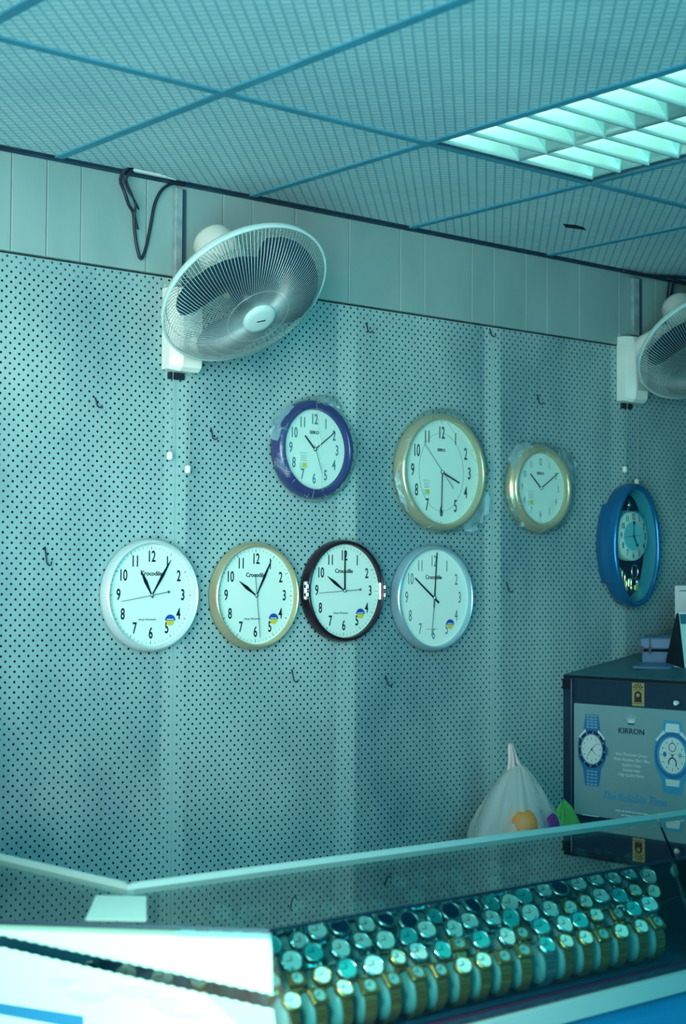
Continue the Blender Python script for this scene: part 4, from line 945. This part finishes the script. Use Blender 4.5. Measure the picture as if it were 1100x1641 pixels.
ptext('The Reliable Time', .212, .060, .0300, 'pcyan', 1.0, .0003, .35)
b = MB()      # two lines of print too small to read
for z, x0, ws in ((.0225, .150, (.018, .009, .022, .012, .017, .020)), (.0120, .170, (.010, .024, .013, .016))):
    for wd in ws: b.prism([(x0, z), (x0+wd, z), (x0+wd, z+.0032), (x0, z+.0032)], .0002, .0006, Pp); x0 += wd+.003
tag(b.build('fine_print', M_['pwhite'], ps), kind='stuff')
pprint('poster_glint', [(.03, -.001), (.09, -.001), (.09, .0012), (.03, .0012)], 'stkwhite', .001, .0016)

def on_top(x): return zt(x)
slope = math.atan(.167)
# card reader / dark block
cr = empty('card_terminal', (3.70, 2.99, on_top(3.70)), 'slate blue two-part plastic block on the cabinet top', 'terminal'); cr.rotation_euler = (0, -slope, .55); scale_about_cam(cr)
MB().box((-.045, -.020, .001), (.055, .055, .038), bev=.003).build('terminal_base', M_['greyd'], cr)
MB().box((-.050, -.024, .003), (-.046, .055, .036)).build('base_face', M_['greybox'], cr)
T = Matrix.Translation((0, 0, .044)) @ Matrix.Rotation(.12, 4, 'Y')
MB().box((-.056, -.10, -.006), (.070, .060, .026), M=T, bev=.004).build('terminal_lid', M_['greybox'], cr)
MB().box((-.0575, .030, -.004), (-.0555, .034, .024), M=T).box((-.058, .050, -.018), (-.054, .058, .002), M=T).box((-.058, .028, -.018), (-.054, .036, .002), M=T).build('latch', M_['darkpl'], cr)
sl = MB().box((-.03, -.055, .001), (.03, .055, .008), bev=.001).build('flat_pad', M_['greybox'], None, (3.615, 2.955, on_top(3.615))); sl.rotation_euler = (0, -slope, .35); scale_about_cam(sl)
tag(sl, 'thin slate pad lying in front of the plastic block', 'pad')
lf = MB().box((-.10, -.15, .001), (.10, .12, .05), bev=.002).build('dark_case', M_['cabtop'], None, (3.99, 3.02, on_top(3.99))); lf.rotation_euler = (0, -slope, .05); scale_about_cam(lf)
tag(lf, 'dark teal flat case at the back of the cabinet top', 'case')
# tent calendar
tc_ = empty('tent_calendar', (3.635, 2.905, on_top(3.635)), 'tent calendar with dark side and pale front page at the right edge', 'calendar'); tc_.rotation_euler = (0, -.12, 1.25); scale_about_cam(tc_)
MB().prism([(-.045, 0), (.045, 0), (.006, .145), (.0, .145)], .0, -.004, lambda y, z, h: (0+y, h, z+.001)).build('side_board', M_['cabedge'], tc_)
def sheet(x0, z0, x1, z1, ya, yb_, m, name, off=0, th=.0015):
    b = MB(); b.add([(x0-off, ya, z0), (x1-off, ya, z1), (x1-off, yb_, z1), (x0-off, yb_, z0), (x0-off+th, ya, z0), (x1-off+th, ya, z1), (x1-off+th, yb_, z1), (x0-off+th, yb_, z0)], [(0,1,2,3), (7,6,5,4), (0,4,5,1), (1,5,6,2), (2,6,7,3), (3,7,4,0)]); return b.build(name, m, tc_)
sheet(-.046, .001, .0, .148, -.005, -.20, M_['paperc'], 'front_page')
sheet(-.009, .120, -.001, .146, -.006, -.20, M_['teal'], 'page_header', .002)
sheet(.046, .001, .007, .148, -.005, -.20, M_['cabedge'], 'back_page')
MB().tube([(.0, -.004, .147), (.003, -.10, .149), (.0, -.19, .147)], .002, 6).build('binding', M_['stkwhite'], tc_)
MB().box((-.05, -.008, .0005), (.03, .001, .003)).build('bottom_edge', M_['stkwhite'], tc_)
b = MB()
for k in range(5): b.box((-.046+.0075*k+.006, -.02, .02+k*.0215), (-.046+.0075*k+.0045, -.19, .0215+k*.0215))
# white leaflets behind
wl = MB().box((-.05, -.13, .001), (.0, .0, .188), bev=.001).build('paper_stack', M_['paper'], None, (3.85, 3.03, on_top(3.85))); wl.rotation_euler = (0, 0, -.08); scale_about_cam(wl)
tag(wl, 'upright white booklet behind the tent calendar', 'booklet')
st = MB().box((-.0008, -.02, .172), (0, -.10, .175)).build('booklet_print', M_['inkblue'], wl, (-.0505, 0, 0))

# ================================================================ BAGS
BQ = 1.105  # bags and their contents scaled about the camera by a smaller factor
def bag_loc(x, y, z): return (x*BQ, y*BQ, .9806 + (z-1.03)*BQ)
bg_ = empty('plastic_bag', bag_loc(3.165, 3.06, .742), 'knotted white plastic bag with orange contents on the desk', 'bag')
def bag_mesh():
    b = MB(); nA = 120; prof = [(0, -.034), (.085, -.034), (.125, -.01), (.137, .04), (.139, .08), (.136, .11), (.128, .14), (.117, .17), (.103, .20), (.087, .23), (.069, .258), (.050, .282), (.034, .300), (.022, .312)]
    vs = []
    for i in range(nA):
        a = 2*PI*i/nA
        for k, (r, z) in enumerate(prof):
            up_ = min(1, max(0, z)/.25)
            pleat = .045*abs(math.sin(a*7.5+2.2*z+noise.noise(Vector((a, z*4, 2)))*2)) + .03*noise.noise(Vector((math.cos(a)*7, math.sin(a)*7, z*10+3)))
            f = 1 + pleat*(.4+up_) - .02 + .13*noise.noise(Vector((math.cos(a)*1.6+5, math.sin(a)*1.6, z*7)))
            vs.append((r*f*math.cos(a)+.012*(z/.3), r*f*math.sin(a)*.82, z))
    k = len(prof); b.add(vs, [(i*k+q, ((i+1) % nA)*k+q, ((i+1) % nA)*k+q+1, i*k+q+1) for i in range(nA) for q in range(k-1)], True)
    return b
bag_mesh().build('bag_body', M_['bag'], bg_)
def strap(pts, w_, name):
    b = MB(); vs = []; 
    for i, p in enumerate(pts):
        ww = w_*(1-.35*abs(i/(len(pts)-1)-.5)*0); vs += [(p[0]-ww*.5, p[1]-.003, p[2]), (p[0], p[1]-.007, p[2]+.001), (p[0]+ww*.5, p[1]-.002, p[2]), (p[0], p[1]+.004, p[2])]
    b.add(vs, [(i*4+q, i*4+(q+1) % 4, (i+1)*4+(q+1) % 4, (i+1)*4+q) for i in range(len(pts)-1) for q in range(4)], True); b.build(name, M_['bagh'], bg_)
M_['bagh'] = mat('pinkish_bag_handle', '#e2cdc8', .4, bump=.5, bscale=60)
bg_.scale = (BQ,)*3
strap([(-.004, 0, .300), (-.010, -.004, .330), (-.018, -.002, .365), (-.014, 0, .372), (-.006, 0, .355), (.006, 0, .33), (.022, 0, .308)], .019, 'bag_handle')
strap([(-.022, 0, .302), (-.020, -.004, .33), (-.021, -.002, .365)], .016, 'bag_handle')
def lump(name, c, r, m, label, cat, seed, sq=(1, 1, 1)):
    b = MB(); n = 20; vs = []; 
    for i in range(n):
        for j in range(n+1):
            a, t = 2*PI*i/n, PI*j/n; d = Vector((math.sin(t)*math.cos(a), math.sin(t)*math.sin(a), -math.cos(t)))
            f = r*(1+.10*noise.noise(d*1.8+Vector((seed, 0, 0)))); vs.append((d.x*f*sq[0], d.y*f*sq[1], d.z*f*sq[2]))
    b.add(vs, [(i*(n+1)+j, ((i+1) % n)*(n+1)+j, ((i+1) % n)*(n+1)+j+1, i*(n+1)+j+1) for i in range(n) for j in range(n)], True)
    o = b.build(name, m, None, bag_loc(*c)); o.scale = (BQ,)*3; return tag(o, label, cat)
lump('orange', (3.136, 3.008, .903), .050, M_['orange'], 'orange fruit showing through the front of the white bag', 'fruit', 1)
lump('orange', (3.10, 3.04, .770), .050, M_['orange'], 'orange fruit low in the white bag, under the other one', 'fruit', 4)
lump('purple_pack', (3.218, 2.998, .885), .044, M_['purple'], 'purple packet inside the right side of the white bag', 'packet', 2, (1.0, .9, 1.2))
gb = MB(); vs = []; nA, nr_ = 48, 12
for i in range(nA):
    a = 2*PI*i/nA
    for j in range(nr_+1):
        t = j/nr_; r = .085*math.sin(PI*(.10+.899*t))**.6; z = .205*t + .02*noise.noise(Vector((math.cos(a)*2, math.sin(a)*2, 4)))*t
        f = 1 + .25*noise.noise(Vector((math.cos(a)*1.7, math.sin(a)*1.7, z*20)))
        vs.append((r*f*math.cos(a)*.8, r*f*math.sin(a)*.5, z))
gb.add(vs, [(i*(nr_+1)+j, ((i+1) % nA)*(nr_+1)+j, ((i+1) % nA)*(nr_+1)+j+1, i*(nr_+1)+j+1) for i in range(nA) for j in range(nr_)], True)
g_ = gb.build('green_bag', M_['greenbag'], None, (3.355*BQ, 3.06*BQ, DT+.001)); g_.scale = (BQ, BQ, BQ*1.16); tag(g_, 'crumpled green plastic bag between white bag and cabinet', 'bag')
MB().prism([(-.02, .05), (.0, .06), (.012, .075), (.0, .09), (-.02, .10)], -.042, -.046, lambda p, q, h: (p*.8-.02, h, q+.03)).build('magenta_patch', M_['magenta2'], g_)
